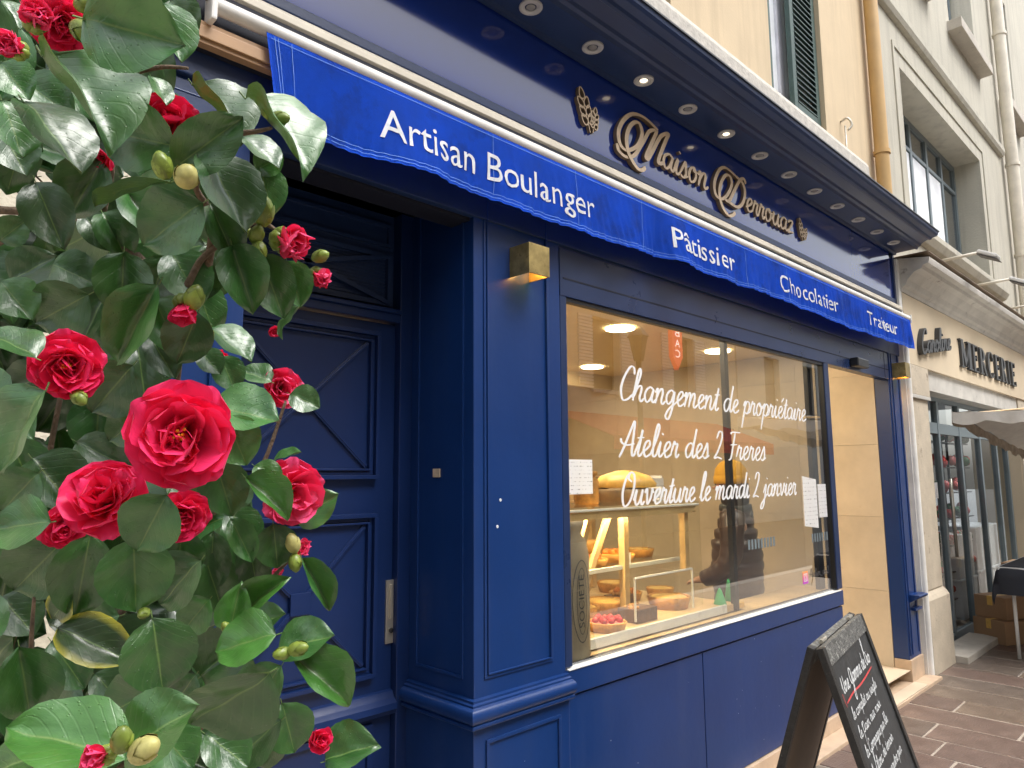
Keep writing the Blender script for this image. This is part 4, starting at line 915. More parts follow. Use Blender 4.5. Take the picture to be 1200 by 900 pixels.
bm = BM(); seg = 64; pr = [(.092, -.005), (.098, .0), (.098, .045), (.093, .05), (.094, .055), (.086, .10), (.06, .14), (.03, .157), (0, .162)]
lathe(bm, pr, seg, (0, .008, 1.51), sx=.98, sy=1.1)
for v in bm.verts:
    a = math.atan2(v.co.y - .008, v.co.x); f = 1 + .022 * math.cos(a * 26); v.co.x *= f; v.co.y = .008 + (v.co.y - .008) * f; v.co.x += HX
build('hat', bm, 'mustard', PE, smooth=True)
# quilted jacket: baffles all the way up, sleeves
bm = BM(); prof = []; zz = .70
for i in range(9):
    w = .225 - .004 * abs(i - 3) if i < 6 else .215 - .028 * (i - 5)
    for t, f in ((0, .955), (.18, .985), (.5, 1.0), (.82, .985)): prof.append((w * f, zz + t * .072))
    zz += .072
prof += [(.10, zz), (.085, zz + .03), (.09, zz + .05), (.075, zz + .06)]
lathe(bm, prof, 30, (0, 0, 0), sx=1.0, sy=.72)
for v in bm.verts: v.co.x *= 1 + .012 * math.sin(v.co.z * 160 + v.co.y * 30); v.co.y *= 1 + .02 * math.sin(v.co.x * 40 + v.co.z * 25)
build('jacket', bm, 'puffer', PE, smooth=True)
for s in (-1, 1):
    P = spline([(s * .15, -.01, 1.30), (s * .215, -.01, 1.20), (s * .25, 0, 1.03), (s * .24, .08, .93), (s * .205, .165, .885)], 9)
    bm = BM(); rr = [(.082 - .0008 * i) * (1 + .025 * math.sin(i * 1.6)) * (.6 if i == 0 else 1) for i in range(len(P))]; tube(bm, P, rr, 16); build('sleeve', bm, 'puffer2' if s > 0 else 'puffer', PE, smooth=True)
bm = BM(); lathe(bm, [(.10, 1.30), (.125, 1.325), (.12, 1.36), (.095, 1.375), (.085, 1.345)], 20, (0, -.005, 0), sy=.85); build('collar', bm, 'puffer2', PE, smooth=True)
for s in (-1, 1):
    bm = BM(); tube(bm, [(s * .09, 0, .84), (s * .095, .01, .46), (s * .10, 0, .09)], [.105, .078, .062], 14); build('trouser_leg', bm, 'cloth', PE, smooth=True)
    bm = BM(); tube(bm, spline([(s * .10, -.05, .04), (s * .10, .0, .055), (s * .10, .08, .045), (s * .10, .15, .03)], 4), [.03, .038, .042, .044, .045, .044, .043, .042, .042, .042, .038, .032, .02][:13], 12); build('shoe', bm, 'black', PE, smooth=True)

# ================================================================== UPPER OCHRE BUILDING
OB = thing('ochre_building', 'ochre rendered upper facade above the bakery', 'building')
bm = BM()
def wall_open(bm, x0, x1, z0, z1, opens, y0, y1):
    """solid wall with rectangular openings (x0,x1,z0,z1), opens sorted by x and not overlapping in x except stacked"""
    xs = sorted({x0, x1, *[o[0] for o in opens], *[o[1] for o in opens]})
    for a, b_ in zip(xs[:-1], xs[1:]):
        cuts = sorted([(o[2], o[3]) for o in opens if o[0] <= a + 1e-6 and o[1] >= b_ - 1e-6]); z = z0
        for c0, c1 in cuts:
            if c0 > z: box(bm, a, b_, y0, y1, z, c0)
            z = c1
        if z < z1: box(bm, a, b_, y0, y1, z, z1)
ops = [(4.07, 4.90, 3.86, 5.9), (2.05, 2.95, 3.86, 5.9), (.3, 1.2, 3.86, 5.9), (4.07, 4.9, 6.9, 8.8), (2.05, 2.95, 6.9, 8.8)]
wall_open(bm, -3.5, 6.0, 3.401, 10.2, ops, 0, .3); bmesh.ops.remove_doubles(bm, verts=bm.verts, dist=1e-5)
build('wall', bm, 'yellowwall', OB)
bm = BM(); box(bm, -3.5, .53, .01, .3, .0, 3.40); build('lower_wall', bm, 'palewall', OB)
bm = BM(); extr(bm, [(0, 3.42), (-.05, 3.43), (-.05, 3.79), (-.035, 3.83), (0, 3.84)], -3.5, 5.55); build('stone_band', bm, 'ledge', OB, bevel=.006)
for i, o_ in enumerate(ops):
    x0, x1, z0, z1 = o_
    f = build('window', (lambda b: (box(b, x0, x0 + .09, .10, .2, z0, z1), box(b, x1 - .09, x1, .10, .2, z0, z1), box(b, x0 + .05, x1 - .05, .12, .2, z0, z0 + .07), box(b, x0 + .05, x1 - .05, .12, .2, z1 - .06, z1), box(b, (x0 + x1) / 2 - .035, (x0 + x1) / 2 + .035, .11, .2, z0 + .07, z1 - .06), b)[-1])(BM()), 'winframe', OB, bevel=.004)
    bm = BM(); box(bm, x0 + .05, x1 - .05, .15, .155, z0 + .07, z1 - .06); build('pane', bm, 'darkglass', f)
    bm = BM(); n = 40
    gg = [[bm.verts.new((x0 + .06 + (x1 - x0 - .12) * k / n, .135 + .012 * math.sin(k * .9), z)) for z in (z0 + .08, z1 - .07)] for k in range(n + 1)]
    for k in range(n): bm.faces.new((gg[k][0], gg[k + 1][0], gg[k + 1][1], gg[k][1]))
    build('curtain', bm, 'curtain', f)
def shutter(x0, x1, z0, z1, y, slats=True, rot=0):
    bm = BM(); w = .055; box(bm, 0, w, 0, .035, 0, z1 - z0); box(bm, x1 - x0 - w, x1 - x0, 0, .035, 0, z1 - z0); box(bm, w, x1 - x0 - w, 0, .035, 0, .09); box(bm, w, x1 - x0 - w, 0, .035, z1 - z0 - .09, z1 - z0)
    s = build('shutter', bm, 'shutter', OB, bevel=.003); s.location = (x0, y, z0); s.rotation_euler.z = rot
    n = int((z1 - z0 - .18) / .042); bm = BM(); zc = 0
    vs = box(bm, w, x1 - x0 - w, -.004, .032, 0, .008)
    for v in bm.verts: v.co.z += (v.co.y - .015) * 0.75
    me = bpy.data.meshes.new('slat'); bm.to_mesh(me); bm.free(); me.materials.append(M['shutter'])
    for k in range(n):
        o = bpy.data.objects.new('slat', me); COL.objects.link(o); o.parent = s; o.location = (0, 0, .105 + k * .042)
    return s
shutter(4.47, 4.89, 3.87, 5.88, .03)
shutter(4.075, 4.215, 3.87, 5.88, .145, rot=math.radians(-90))
shutter(2.50, 2.94, 3.87, 5.88, .03); shutter(2.07, 2.50, 3.87, 5.88, .03)
bm = BM(); tube(bm, [(5.80, -.07, 3.36), (5.80, -.07, 10.2)], .052, 20)
for z in (3.97, 6.2, 8.4): tube(bm, [(5.80, -.07, z), (5.80, -.07, z + .03)], .062, 20); 
tag(build('downpipe', bm, 'yellowpipe', smooth=True, angle=.6), 'ochre downpipe running down the right edge of the ochre wall', 'downpipe')
bm = BM(); tube(bm, spline([(5.17, .0, 4.04), (5.17, -.05, 4.05), (5.19, -.07, 4.0), (5.17, -.05, 3.96)], 4), .008, 6); tube(bm, [(5.17, -.03, 4.0), (5.17, -.03, 3.62)], .006, 6); tag(build('wall_hook', bm, 'steel', smooth=True), 'small metal hook and stay on the ochre wall near the downpipe', 'hook')

# ================================================================== BEIGE NEIGHBOUR
NB = thing('beige_building', 'tall beige rough rendered building right of the ochre one', 'building')
ops = [(6.68, 9.45, 3.67, 5.10), (8.62, 9.78, 6.42, 8.3), (11.0, 12.0, 6.42, 8.3), (11.35, 13.2, 3.67, 5.05), (14.2, 15.4, 3.88, 5.3), (14.2, 15.4, 6.4, 8.3), (6.75, 7.7, 6.42, 8.3)]
bm = BM(); wall_open(bm, 6.0, 24, 3.20, 12, ops, 0, .5); build('wall', bm, 'beige', NB)
bm = BM(); wall_open(bm, 6.001, 24, 0, 3.199, [(6.68, 10.15, -.1, 2.34), (11.0, 13.6, .1, 2.4)], .01, .5); box(bm, 6.0, 24, .5, .55, 3.2, 12); build('lower_wall', bm, 'mercwall', NB)
bm = BM(); extr(bm, [(0, 5.50), (-.04, 5.51), (-.06, 5.55), (-.06, 5.61), (-.03, 5.63), (0, 5.64)], 6.08, 10.62); build('string_course', bm, 'beige', NB, bevel=.004)
bm = BM(); extr(bm, [(0, 3.50), (-.04, 3.52), (-.075, 3.58), (-.075, 3.63), (0, 3.66)], 6.35, 9.95); build('sill_course', bm, 'beige', NB, bevel=.004)
bm = BM(); panel_mould(bm, 6.50, 9.62, 3.64, 5.28, 0, w=.04, d=.012); build('window_surround', bm, 'beige', NB)
for (x0, x1, z0, z1) in ops:
    if z0 > 6: bm = BM(); box(bm, x0 - .1, x1 + .12, -.14, .05, z0 - .13, z0 - .01); build('window_sill', bm, 'stone', NB, bevel=.008)
    n = 5 if x1 - x0 > 2 else (3 if x1 - x0 > 1.5 else 2)
    b = BM(); yy = .26 if n == 5 else .22
    box(b, x0, x1, yy, yy + .06, z0, z0 + .06); box(b, x0, x1, yy, yy + .06, z1 - .06, z1)
    for k in range(n + 1): xc = x0 + .03 + (x1 - x0 - .06) * k / n; box(b, xc - .03, xc + .03, yy - .003, yy + .06, z0 + .06, z1 - .06)
    if n == 5: box(b, x0, x1, yy - .001, yy + .06, z1 - .36, z1 - .32)
    f = build('window', b, 'bluegrey', NB, bevel=.004)
    for k in range(n):
        xa = x0 + .06 + (x1 - x0 - .06) * k / n; xb = x0 + (x1 - x0 - .06) * (k + 1) / n
        bm = BM(); box(bm, xa, xb, yy + .02, yy + .025, z0 + .06, z1 - .06); build('pane', bm, 'darkglass', f)
        if n != 5 or k in (0, 1, 2, 3):
            bm = BM(); box(bm, xa + .01, xb - .01, yy + .012, yy + .016, z0 + .06, z1 - (.37 if n == 5 else .06)); build('sky_reflection_blind', bm, 'curtain', f)  # pale curtain, its brightness stands in for sky reflected in the panes
bm = BM(); tube(bm, [(10.75, -.1, 3.0), (10.75, -.1, 12)], .07, 18)
for z in (4.2, 5.4, 7.2, 9.0): tube(bm, [(10.75, -.1, z), (10.75, -.1, z + .04)], .082, 18)
tag(build('downpipe', bm, 'cream', smooth=True, angle=.6), 'pale cream downpipe on the beige building between two window columns', 'downpipe')
bm = BM(); tube(bm, [(6.11, -.035, 2.62), (6.11, -.035, .0)], .026, 14); box(bm, 6.075, 6.14, -.03, .05, 0, 3.2)
tag(build('party_wall_pipe', bm, 'white', smooth=True, angle=.6), 'chipped white pipe in the gap between bakery and haberdashery', 'pipe')

# ================================================================== HABERDASHERY
MS = thing('haberdashery_shopfront', 'sand coloured haberdashery shopfront with grey moulded cornice and dark glazing', 'shopfront')
def mp(name, bm, mt, parent=MS, **k): return build(name, bm, mt, parent, **k)
bm = BM(); box(bm, 6.15, 24, -.03, .009, 2.37, 2.94); mp('fascia', bm, 'mercwall')
bm = BM(); extr(bm, [(-.0, 2.941), (-.035, 2.945), (-.045, 2.975), (-.07, 2.99), (-.085, 3.03), (-.14, 3.085), (-.19, 3.10), (-.20, 3.125), (-.24, 3.135), (-.25, 3.165), (-.25, 3.18), (0, 3.215)], 6.13, 24); mp('cornice', bm, 'cornicegrey', smooth=True, angle=.35)
bm = BM(); box(bm, 6.10, 24, -.256, 0, 3.216, 3.221); mp('flashing', bm, 'goldside')
bm = BM(); box(bm, 6.16, 6.66, -.014, .30, .60, 2.10); box(bm, 6.15, 6.68, -.03, .30, 2.13, 2.3695); box(bm, 10.16, 10.7, -.014, .3, .60, 2.3695); mp('pilaster', bm, 'mercbase', bevel=.006, kind='stuff')
bm = BM(); box(bm, 6.155, 6.675, -.035, .30, 2.10, 2.1295); mp('capital', bm, 'cornicegrey', bevel=.004)
bm = BM(); extr(bm, [(.0, .0), (-.055, 0), (-.05, .54), (-.03, .57), (-.0, .60)], 6.15, 6.69); box(bm, 6.151, 6.689, 0, .3, 0, .598); mp('pedestal', bm, 'mercbase', bevel=.004)
bm = BM(); box(bm, 6.70, 7.75, -.14, .10, -.006, .055); mp('door_step', bm, 'stone', bevel=.006)
bm = BM(); box(bm, 6.69, 10.15, .0, .14, 2.20, 2.3699); mp('soffit', bm, 'cornicegrey')
bm = BM(); yy = .13
box(bm, 6.69, 10.15, yy, yy + .05, 1.86, 1.96); box(bm, 6.69, 10.15, yy, yy + .05, 2.16, 2.2)
for xc in (6.72, 7.45, 8.15, 8.9, 9.6, 10.12): box(bm, xc - .03, xc + .03, yy - .004, yy + .05, .06, 2.16)
box(bm, 6.69, 10.15, yy, yy + .05, .0, .09); box(bm, 7.02, 7.06, yy + .001, yy + .05, .09, 1.86)
fr = mp('glazing_frame', bm, 'bluegrey', bevel=.003, kind='stuff')
for a, b_ in ((6.75, 7.42), (7.48, 8.12), (8.18, 8.87), (8.93, 9.57), (9.63, 10.09)):
    for z0, z1 in ((.09, 1.86), (1.96, 2.16)):
        bm = BM(); box(bm, a, b_, yy + .02, yy + .026, z0, z1); build('pane', bm, 'mercglass', fr)
bm = BM(); tube(bm, [(7.50, yy - .05, .75), (7.50, yy - .05, 1.45)], .014, 10); mp('door_handle', bm, 'steel', smooth=True)
bm = BM(); box(bm, 7.12, 7.26, yy - .004, yy - .001, 1.28, 1.42); mp('door_notice', bm, 'notice')
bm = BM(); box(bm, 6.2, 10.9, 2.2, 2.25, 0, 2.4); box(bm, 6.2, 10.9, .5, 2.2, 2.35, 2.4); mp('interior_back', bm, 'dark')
rm = random.Random(5)
shelfnames = []
for xx, lab in ((7.0, 'rack of red and green yarn balls behind the leftmost glass of the haberdashery'), (7.85, 'rack of red flowers and greenery behind the haberdashery door'), (8.6, 'rack of mixed wool balls behind the third glass of the haberdashery')):
    t = thing('yarn_rack', lab, 'rack', 'racks inside the haberdashery', (xx, .30, .1))
    bm = BM(); 
    for s in (-.28, .28): tube(bm, [(s, 0, 0), (s, 0, 1.85)], .012, 8)
    for k in range(7): box(bm, -.28, .28, -.06, .06, .2 + k * .25, .21 + k * .25)
    build('frame', bm, 'black', t)
    for mt in ('red', 'green', 'pink'):
        bm = BM()
        for k in range(26): ball(bm, (rm.uniform(-.27, .27), rm.uniform(-.06, .05), .25 + rm.randrange(7) * .25 + rm.uniform(0, .06)), rm.uniform(.03, .055), 7, 5)
        build('yarn_ball', bm, mt, t, smooth=True, kind='stuff')
for i, (x0, x1, z1, lab) in enumerate(((8.05, 8.62, .90, 'translucent white plastic crate behind the haberdashery glass, left one'), (8.75, 9.7, .94, 'bright white box behind the haberdashery glass, right one'))):
    bm = BM(); box(bm, x0, x1, .20, .6, .10, z1 * .52); box(bm, x0 + .008, x1 - .008, .21, .6, z1 * .53, z1); box(bm, x0 - .01, x1 + .01, .19, .61, z1 * .50, z1 * .53)
    tag(build('storage_box', bm, 'plastic', bevel=.01), lab, 'storage box')
# letters
ML = thing('haberdashery_sign', 'dark serif MERCERIE letters with a slanted script word on the sand fascia', 'sign')
def serif(ch, x, z, w, h):
    bm = BM(); y0, y1 = -.055, -.03; T = w * .24; t = w * .10; s = h * .05
    def q(a, b_, wd):  # slanted bar between (x,z) points
        a, b_ = Vector((a[0], 0, a[1])), Vector((b_[0], 0, b_[1])); 
        vs = [bm.verts.new((p.x + dx * wd / 2, yy, p.z)) for yy in (y0 + .001, y1) for p, dx in ((a, -1), (a, 1), (b_, 1), (b_, -1))]
        for f in ((0, 1, 2, 3), (7, 6, 5, 4), (0, 4, 5, 1), (1, 5, 6, 2), (2, 6, 7, 3), (3, 7, 4, 0)): bm.faces.new([vs[i] for i in f])
    def stem(cx, wd, z0=z, z1=z + h, ser=True):
        box(bm, cx - wd / 2, cx + wd / 2, y0, y1, z0, z1)
        if ser:
            for zz in (z0, z1 - s): box(bm, cx - wd / 2 - t * .9, cx + wd / 2 + t * .9, y0 - .002, y1, zz, zz + s)
    if ch == 'I': stem(x + w * .5, T)
    if ch == 'M':
        stem(x + w * .12, t); stem(x + w * .86, T); q((x + w * .15, z + h * .98), (x + w * .5, z + .02), T); q((x + w * .82, z + h * .98), (x + w * .5, z + .02), t)
    if ch == 'E':
        stem(x + w * .3, T)
        for zz, L in ((z, .9), (z + h - s, .85), (z + h * .5, .65)): box(bm, x + w * .3, x + w * L, y0 - .001, y1, zz, zz + s)
        for zz, L in ((z, .9), (z + h - h * .2, .85), (z + h * .42, .65)): box(bm, x + w * L - t * .5, x + w * L, y0 - .003, y1, zz, zz + h * .2)
    def arc(cx, cz, rx, rz, a0, a1, tk, tn):
        n = 18; prev = None
        for i in range(n + 1):
            a = math.radians(a0 + (a1 - a0) * i / n); wd = tn + (tk - tn) * abs(math.cos(a)) ** 1.5
            o = (cx + rx * math.cos(a), cz + rz * math.sin(a)); ii = (cx + (rx - wd) * math.cos(a), cz + (rz - wd * .7) * math.sin(a))
            cur = [bm.verts.new((p[0], yy, p[1])) for yy in (y0 - .0015, y1) for p in (o, ii)]
            if prev:
                for f in ((0, 1), (2, 3), (0, 2), (1, 3)): bm.faces.new((prev[f[0]], prev[f[1]], cur[f[1]], cur[f[0]]))
            prev = cur
    if ch == 'R':
        stem(x + w * .25, T); arc(x + w * .3, z + h * .75, w * .5, h * .25, -90, 90, T, s); q((x + w * .5, z + h * .5), (x + w * .9, z), T)
    if ch == 'C':
        arc(x + w * .55, z + h * .5, w * .48, h * .52, 45, 315, T, s); box(bm, x + w * .84, x + w * .92, y0, y1, z + h * .68, z + h * .95)
    build('letter', bm, 'darkletter', ML)
X = 7.67
for ch, w in zip('MERCERIE', (.40, .27, .30, .32, .27, .30, .16, .27)):
    serif(ch, X, 2.49, w * .93, .27); X += w + .005
bm = BM(); cursive(bm, 'Caroline', 6.42, 2.47, .095, .03, width=.86, thick=.04, y0=-.03, shear=.15, contrast=.4, rise=.16)
o = build('script_word', bm, 'darkletter', ML)
def floodlight(x, z, L, lab):
    t = thing('floodlight', lab, 'floodlight', 'floodlights on arms above the haberdashery', (x, 0, z))
    bm = BM(); tube(bm, [(0, 0, 0), (0, -L, .01)], .014, 10); build('arm', bm, 'cream', t, smooth=True)
    bm = BM(); b_ = BM(); box(bm, -.08, .08, -.13, .03, -.010, .025)
    h = build('lamp_head', bm, 'white', t, bevel=.012); h.location = (0, -L - .03, -.01); h.rotation_euler = (math.radians(28), 0, 0); b_.free()
    bm = BM(); box(bm, -.085, .085, -.15, .02, -.019, -.0155); build('lens', bm, 'dark', h)
floodlight(7.285, 3.43, .34, 'small white floodlight on a thin arm, nearest the bakery')
floodlight(8.405, 3.40, .36, 'small white floodlight on a thin arm, second from the bakery')
floodlight(10.0, 3.42, .3, 'small white floodlight on a thin arm, farthest along the cornice')

# ================================================================== MARKET CANOPY, TABLE, BOXES
CN = thing('market_parasol', 'off-white market parasol with drooping valance coloured shade-brown at the right edge', 'parasol', loc=(8.15, -.95, 0))
bm = BM(); ap = Vector((0, -.1, 2.10)); cs = [Vector((-1.12, .86, 2.02)), Vector((-1.15, -.9, 2.11)), Vector((1.1, -.9, 1.92)), Vector((1.0, .75, 1.74))]
def edge(i, t):
    a, b_ = cs[i], cs[(i + 1) % 4]; p = a.lerp(b_, t); p.z -= .05 * math.sin(math.pi * t); q = ap - p; q.z = 0
    return p + q * .07 * math.sin(math.pi * t)
for i in range(4):
    n = 16; mrows = 10; gr = []
    for a in range(n + 1):
        e = edge(i, a / n); row = []
        for k in range(mrows + 1):
            p = e.lerp(ap, k / mrows); p.z += -.04 * math.sin(math.pi * k / mrows) + .010 * math.sin(a * 2.1 + k * 1.3); row.append(bm.verts.new(p))
        gr.append(row)
    for a in range(n):
        for k in range(mrows): bm.faces.new((gr[a][k], gr[a + 1][k], gr[a + 1][k + 1], gr[a][k + 1]))
bmesh.ops.remove_doubles(bm, verts=bm.verts, dist=.001); build('canopy', bm, 'canvas', CN, smooth=True)
for i in range(4):
    bm = BM(); n = 48; prev = None
    for a in range(n + 1):
        e = edge(i, a / n); d_ = (.085 + .015 * math.sin(a * .7)) + .010 * abs(math.sin(a * math.pi / 6)); w_ = Vector((e.x, e.y, 0)).normalized() * .012 * math.sin(a * 1.1)
        cur = (bm.verts.new(e), bm.verts.new(e + w_ - Vector((0, 0, d_))))
        if prev: bm.faces.new((prev[0], cur[0], cur[1], prev[1]))
        prev = cur
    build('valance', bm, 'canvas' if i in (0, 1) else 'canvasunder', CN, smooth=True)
bm = BM(); tube(bm, [(0, 0, .03), (0, 0, 2.17)], .022, 14); build('pole', bm, 'white', CN, smooth=True)
bm = BM()
for c_ in cs: tube(bm, [(0, 0, 2.12), (c_.x * .97, c_.y * .97, c_.z - .02)], .009, 6)
build('rib', bm, 'lightwood', CN, kind='stuff')
bm = BM(); lathe(bm, [(0, 0), (.24, 0), (.24, .03), (.05, .05), (.04, .25), (0, .25)], 20); build('base', bm, 'dark', CN, smooth=True, angle=.5)
TB = thing('market_table', 'folding table under a black cloth with one pointed hanging corner', 'table', loc=(7.6, -.62, 0))
bm = BM(); box(bm, -.56, .9, -.5, .30, .715, .74); build('tabletop', bm, 'plastic', TB)
for (a, b_) in ((-.41, .235), (.8, .24), (-.41, -.44), (.8, -.44)):
    bm = BM(); tube(bm, [(a, b_, 0), (a, b_, .715)], .014, 10); build('leg', bm, 'whitetrim', TB, smooth=True)
bm = BM(); nx, ny = 30, 20; gr = []
for i in range(nx + 1):
    row = []
    for j in range(ny + 1):
        u = -.80 + 1.95 * i / nx; v = -.74 + 1.28 * j / ny
        cu = max(-.575, min(.915, u)); cv = max(-.515, min(.315, v)); dx = u - cu; dy = v - cv; dr = math.hypot(dx, dy)
        z = .745 - dr * .97; fl = .12 * dr
        row.append(bm.verts.new((cu + (dx / dr * fl if dr else 0) + .008 * math.sin(v * 22) * (dr > .02), cv + (dy / dr * fl if dr else 0) + .008 * math.sin(u * 25) * (dr > .02), z)))
    gr.append(row)
for i in range(nx):
    for j in range(ny): bm.faces.new((gr[i][j], gr[i + 1][j], gr[i + 1][j + 1], gr[i][j + 1]))
build('tablecloth', bm, 'blackcloth', TB, smooth=True)
def carton(x, y, z, w, d_, h, rz, lab):
    t = thing('cardboard_box', lab, 'cardboard box', 'cardboard boxes by the haberdashery', (x, y, z)); t.rotation_euler.z = rz
    bm = BM(); box(bm, -w / 2, w / 2, -d_ / 2, d_ / 2, 0, h); build('carton', bm, 'card', t, bevel=.004)
    bm = BM(); box(bm, -w / 2 - .001, w / 2 + .001, -.025, .025, h, h + .0015); box(bm, -w / 2 - .0015, -w / 2 - .0005, -.025, .025, h - .08, h); build('tape', bm, 'custard', t)
carton(7.90, -.18, .0, .44, .32, .20, math.radians(-30), 'lower of two stacked cardboard boxes beside the black-clothed table')
carton(7.96, -.16, .203, .40, .30, .19, math.radians(-24), 'upper of two stacked cardboard boxes beside the black-clothed table')
carton(8.95, -.10, .0, .40, .20, .60, math.radians(-4), 'tall cardboard box standing behind the two stacked boxes')

# ================================================================== A-BOARD
AB = thing('chalkboard_sign', 'weathered black folding pavement chalkboard with white handwriting and red underline', 'chalkboard', loc=(2.325, -.815, 0))
AB.rotation_euler.z = math.atan2(.182, .983)
Wd, Hh, SP = .70, .955, .285
def leaf_board(s):
    """one board; s=-1 street side (front), +1 wall side. local x along the ridge, panel frame u (x), v (down the slope)"""
    L = math.hypot(Hh, SP); dn = Vector((0, s * SP / L, -Hh / L)); out = Vector((0, s * Hh / L, SP / L))
    top = Vector((0, s * .012, Hh))
    def f(u, v, w): return top + Vector((u, 0, 0)) + dn * v + out * w
    def bx(bm, u0, u1, v0, v1, w0, w1):
        vs = [bm.verts.new(f(*p)) for p in ((u0, v0, w0), (u1, v0, w0), (u1, v1, w0), (u0, v1, w0), (u0, v0, w1), (u1, v0, w1), (u1, v1, w1), (u0, v1, w1))]
        for q in ((0, 3, 2, 1), (4, 5, 6, 7), (0, 1, 5, 4), (1, 2, 6, 5), (2, 3, 7, 6), (3, 0, 4, 7)): bm.faces.new([vs[i] for i in q])
    return f, bx, L
for s in (-1, 1):
    f, bx, L = leaf_board(s)
    for args in ((0, .035, .0, L, -.010, .012), (Wd - .035, Wd, 0, L, -.010, .012)):
        bm = BM(); bx(bm, *args); build('side_rail', bm, 'boardframe', AB, bevel=.002)
    bm = BM(); bx(bm, .0355, Wd - .0355, .0, .062, -.010, .0115); build('top_rail', bm, 'boardtop', AB, bevel=.002)
    bm = BM(); bx(bm, .0355, Wd - .0355, L - .16, L - .115, -.010, .0115); build('bottom_rail', bm, 'boardframe', AB, bevel=.002)
    bm = BM(); bx(bm, .0352, Wd - .0352, .0625, L - .1605, -.004, .004); build('writing_panel', bm, 'boardblack', AB)
    bm = BM(); bx(bm, .0352, Wd - .0352, .0625, L - .1605, -.0065, -.0042); build('back_sheet', bm, 'boardback', AB)
f, bx, L = leaf_board(-1)
bm = BM(); m3 = lambda u, v, k: tuple(f(u, -v, .0045 + k))
WP = [o for o in COL.objects if o.name.startswith('writing_panel')][0]
cursive(bm, 'Une Gamme de Bio', .08, -.155, .026, .0062, width=.50, thick=.0008, map3=m3, shear=.2, contrast=.2)
for i, (tx, wd) in enumerate((('le complet au seigle', .44), ('le Pain aux noix', .40), ('la Campagne pur ble', .42), ('le Blanc de terroir', .40), ('le Petit epeautre pur', .46), ('la Graine de lin', .38), ('le Noir aux raisins', .42), ('la Tourte maison', .36))):
    cursive(bm, tx, .09, -.235 - i * .056, .0165, .0042, width=wd, thick=.0008, map3=m3, shear=.2, contrast=.2)
build('chalk_writing', bm, 'chalk', AB, kind='stuff')
bm = BM(); ribbon(bm, [(.08, -.182), (.20, -.176), (.34, -.180), (.56, -.172)], .006, .0008, 0, 0, 6, m3); ribbon(bm, [(.06, -.150), (.065, -.19)], .005, .0008, 0, 0, 3, m3); build('chalk_underline', bm, 'redchalk', AB)
bm = BM(); me = None
for u in (.12, Wd - .12): tube(bm, [(u - .03, 0, Hh + .004), (u + .03, 0, Hh + .004)], .006, 8)
build('hinge', bm, 'steel', AB, kind='stuff')

# ================================================================== OPPOSITE SIDE (seen only in reflections)
OP = thing('opposite_house', 'cream shuttered house across the street, seen mirrored in the shop window', 'building', loc=(14, -9, 0))
def facade(parent, x0, x1, h, y, mt, cols, sh, gz=3.6):
    ops = []
    for cx in cols:
        for z in (gz, gz + 3, gz + 6):
            if z + 1.9 < h: ops.append((cx - .55, cx + .55, z, z + 1.8))
    bm = BM(); wall_open(bm, x0, x1, 0, h, ops, y - .4, y)
    for v in bm.verts: v.co -= parent.location
    build('wall', bm, mt, parent)
    for (a, b_, c, d_) in ops:
        bm = BM(); box(bm, a, b_, y - .25, y - .2, c, d_); 
        for v in bm.verts: v.co -= parent.location
        w = build('window', bm, 'dark', parent)
        bm = BM(); box(bm, a - .1, b_ + .1, y, y + .1, c - .1, c)
        for v in bm.verts: v.co -= parent.location
        build('sill', bm, 'stone', w)
        if sh:
            bm = BM()
            for k in range(22):
                for (p, q) in ((a - .55, a - .02), (b_ + .02, b_ + .55)): box(bm, p, q, y + .01, y + .05, c + k * .082, c + k * .082 + .055)
            for v in bm.verts: v.co -= parent.location
            build('shutter_slats', bm, 'shutlight', parent, kind='stuff')
facade(OP, 4.5, 20.5, 9.6, -9, 'oppwall', (7, 10.5, 14, 17.5), True)
bm = BM(); box(bm, 8, 20.2, -.02 - 9, .02 - 9, 0, 2.9)
for v in bm.verts: v.co -= OP.location
build('shop_window', bm, 'dark', OP)
O2 = thing('opposite_grey_house', 'greyish house across the street, seen mirrored at the right of the shop window', 'building', loc=(28, -9, 0))
facade(O2, 20.6, 44, 9.0, -9, 'oppgrey', (23, 26, 29, 33, 37), False)
O3 = thing('opposite_long_house', 'long pale house across the street behind the photographer', 'building', loc=(-6, -9, 0))
facade(O3, -26, 4.4, 8.4, -9, 'oppwall', (-18, -14, -10, -6, -2, 2), True)
bm = BM(); bmr = [(12.0, -9.0, 3.0), (19.2, -9.0, 3.0), (19.2, -7.3, 2.35), (12.0, -7.3, 2.35)]
vs = [bm.verts.new(p) for p in bmr] + [bm.verts.new((p[0], p[1] - .0, p[2] - .03)) for p in bmr]
for q in ((0, 1, 2, 3), (7, 6, 5, 4), (0, 4, 5, 1), (1, 5, 6, 2), (2, 6, 7, 3), (3, 7, 4, 0)): bm.faces.new([vs[i] for i in q])
box(bm, 12.0, 19.2, -7.3, -7.28, 2.05, 2.35); tag(build('opposite_awning', bm, 'red'), 'red sloping awning of the shop across the street', 'awning')
TS = thing('tobacco_sign', 'red lozenge tobacco shop sign with white letters across the street', 'sign', loc=(16.2, -8.4, 5.2))
bm = BM(); pts = [(0, -.95), (.24, -.6), (.24, .6), (0, .95), (-.24, .6), (-.24, -.6)]
A = [bm.verts.new((p[0], -.06, p[1])) for p in pts]; B = [bm.verts.new((p[0], .06, p[1])) for p in pts]
bm.faces.new(A); bm.faces.new(B[::-1])
for i in range(6): bm.faces.new((A[i], A[(i + 1) % 6], B[(i + 1) % 6], B[i]))
build('box', bm, 'tabac', TS)
